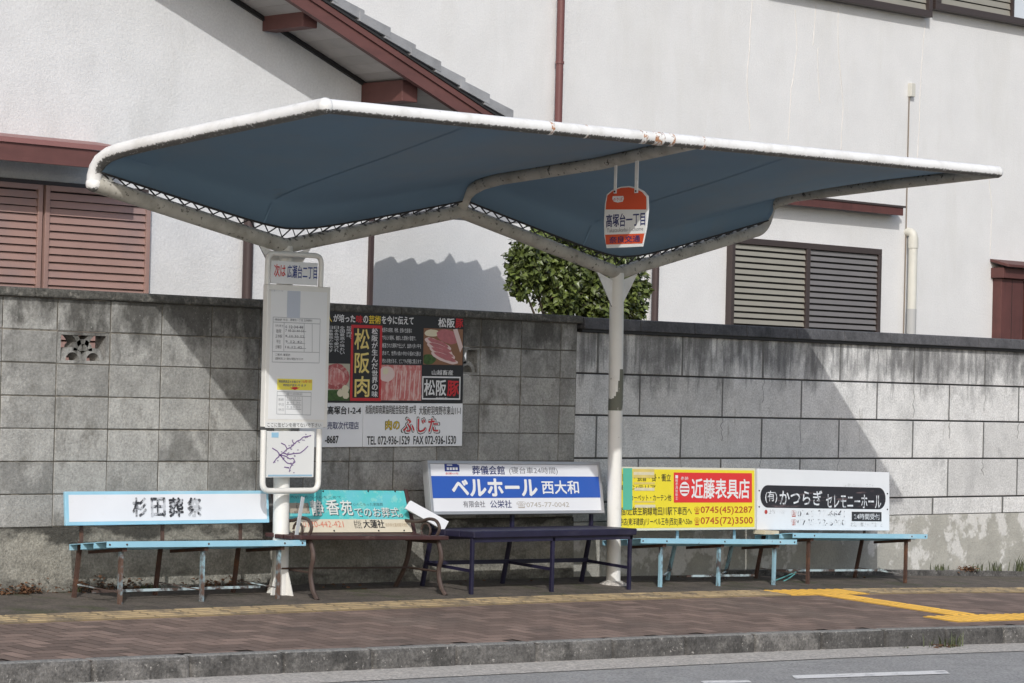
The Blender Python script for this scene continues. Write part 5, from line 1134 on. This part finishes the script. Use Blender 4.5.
tw.tube([base, base+Vector((0.02,0,0.9)), base+Vector((-0.03,0.0,1.5))], [0.05,0.042,0.03], 8)
for (c, r, sy) in cs:
    q = base+Vector((random.uniform(-.05,.05), 0, random.uniform(0.9,1.5))); tw.tube([q, q.lerp(c, 0.5)+Vector((0,0,0.05)), c], [0.018,0.012,0.006], 6)
    for k in range(7):
        v = Vector((random.uniform(-1,1), random.uniform(-1,.6), random.uniform(-.6,1))).normalized(); tw.tube([c, c+v*r*0.95], [0.006,0.002], 5)
fm.build('foliage', M_LEAF, t); tw.build('branches', M_TWIG, t)

# weeds and fallen leaves
def tuft(name, label, p, n, h, sp, m_=M_GRASS, grp='weeds growing from the pavement cracks'):
    mb = MB()
    for k in range(n):
        a = random.uniform(0, 6.28); l = h*random.uniform(0.5, 1.0); q = p + Vector((random.gauss(0, sp), random.gauss(0, sp*0.4), 0)); d = Vector((math.cos(a), math.sin(a)*0.6, 0)); w_ = random.uniform(0.003, 0.006)
        r = Vector((-d.y, d.x, 0)).normalized()*w_ if d.length > 0 else Vector((w_,0,0)); mb.tint = random.random()
        q1 = q + d*l*0.15 + Vector((0,0,l*0.6)); q2 = q + d*l*0.5 + Vector((0,0,l))
        mb._add([q-r, q+r, q1+r*0.7, q1-r*0.7, q2], [(0,1,2,3),(3,2,4)])
    return tag(mb.build(name, m_), label, 'weed', grp)
def wp(x, Y): X = at(x, 578, Y=Y).x; return Vector((X, Y, g(X, Y)+0.0))
tuft('weed', 'small grass tuft at the right wall foot, first beyond the rightmost bench', wp(941, -0.05)+Vector((0,0,.045)), 26, 0.07, 0.06)
tuft('weed', 'sparse thin grass tuft at the right wall foot, beside the brown leaf heap', wp(979, -0.05)+Vector((0,0,.045)), 14, 0.08, 0.05)
tuft('weed', 'grass tuft at the right wall foot, second from the right edge of the photo', wp(998, -0.05)+Vector((0,0,.045)), 22, 0.11, 0.05)
tuft('weed', 'tallest grass tuft at the right wall foot, at the right edge of the photo', wp(1018, -0.05)+Vector((0,0,.045)), 22, 0.16, 0.04)
tuft('weed', 'tiny green seedling at the wall foot beside the left rear leg of the leftmost bench', wp(77, -0.05), 16, 0.05, 0.02)
tuft('weed', 'low green weed at the wall foot behind the middle of the leftmost bench', wp(150, -0.05), 26, 0.05, 0.04)
k0 = atg(940, 630); ky = Yk(k0.x)-0.17; kz = g(k0.x, Yk(k0.x))-0.13
tuft('weed', 'straggly weed growing against the kerb below the yellow tactile strip', Vector((k0.x-0.02, ky-0.01, kz)), 40, 0.12, 0.09)
tuft('weed', 'small weed sprig in the gutter, left of the straggly kerb weed', Vector((k0.x-0.42, ky-0.01, kz)), 20, 0.05, 0.03)
def litter(mb, p, n, sx, sy, hz=0.03):
    for k in range(n):
        q = p + Vector((random.gauss(0, sx), random.gauss(0, sy), abs(random.gauss(0, hz)))); a = random.uniform(0, 6.28); d = Vector((math.cos(a), math.sin(a), random.uniform(-.5,.5))).normalized(); leaf(mb, q, d, random.uniform(0.025, 0.05))
mb = MB()
litter(mb, wp(22, -0.06), 130, 0.11, 0.02); litter(mb, wp(110, -0.06), 170, 0.16, 0.02, 0.04); litter(mb, wp(220, -0.06), 110, 0.12, 0.02); litter(mb, wp(967, -0.05)+Vector((0,0,.04)), 110, 0.06, 0.015, 0.02)
litter(mb, Vector((k0.x-0.02, ky-0.03, kz)), 90, 0.09, 0.02, 0.02)
for (x, Y, n) in ((450,-0.2,5),(480,-0.15,6),(530,-0.2,5),(360,-0.3,4),(690,-0.15,14),(860,-0.2,6),(300,-0.15,8),(330,-0.1,12)): litter(mb, wp(x, Y), n, 0.12, 0.05, 0.003)
o = mb.build('fallen_leaves', M_DEAD); structure(o, 'stuff')
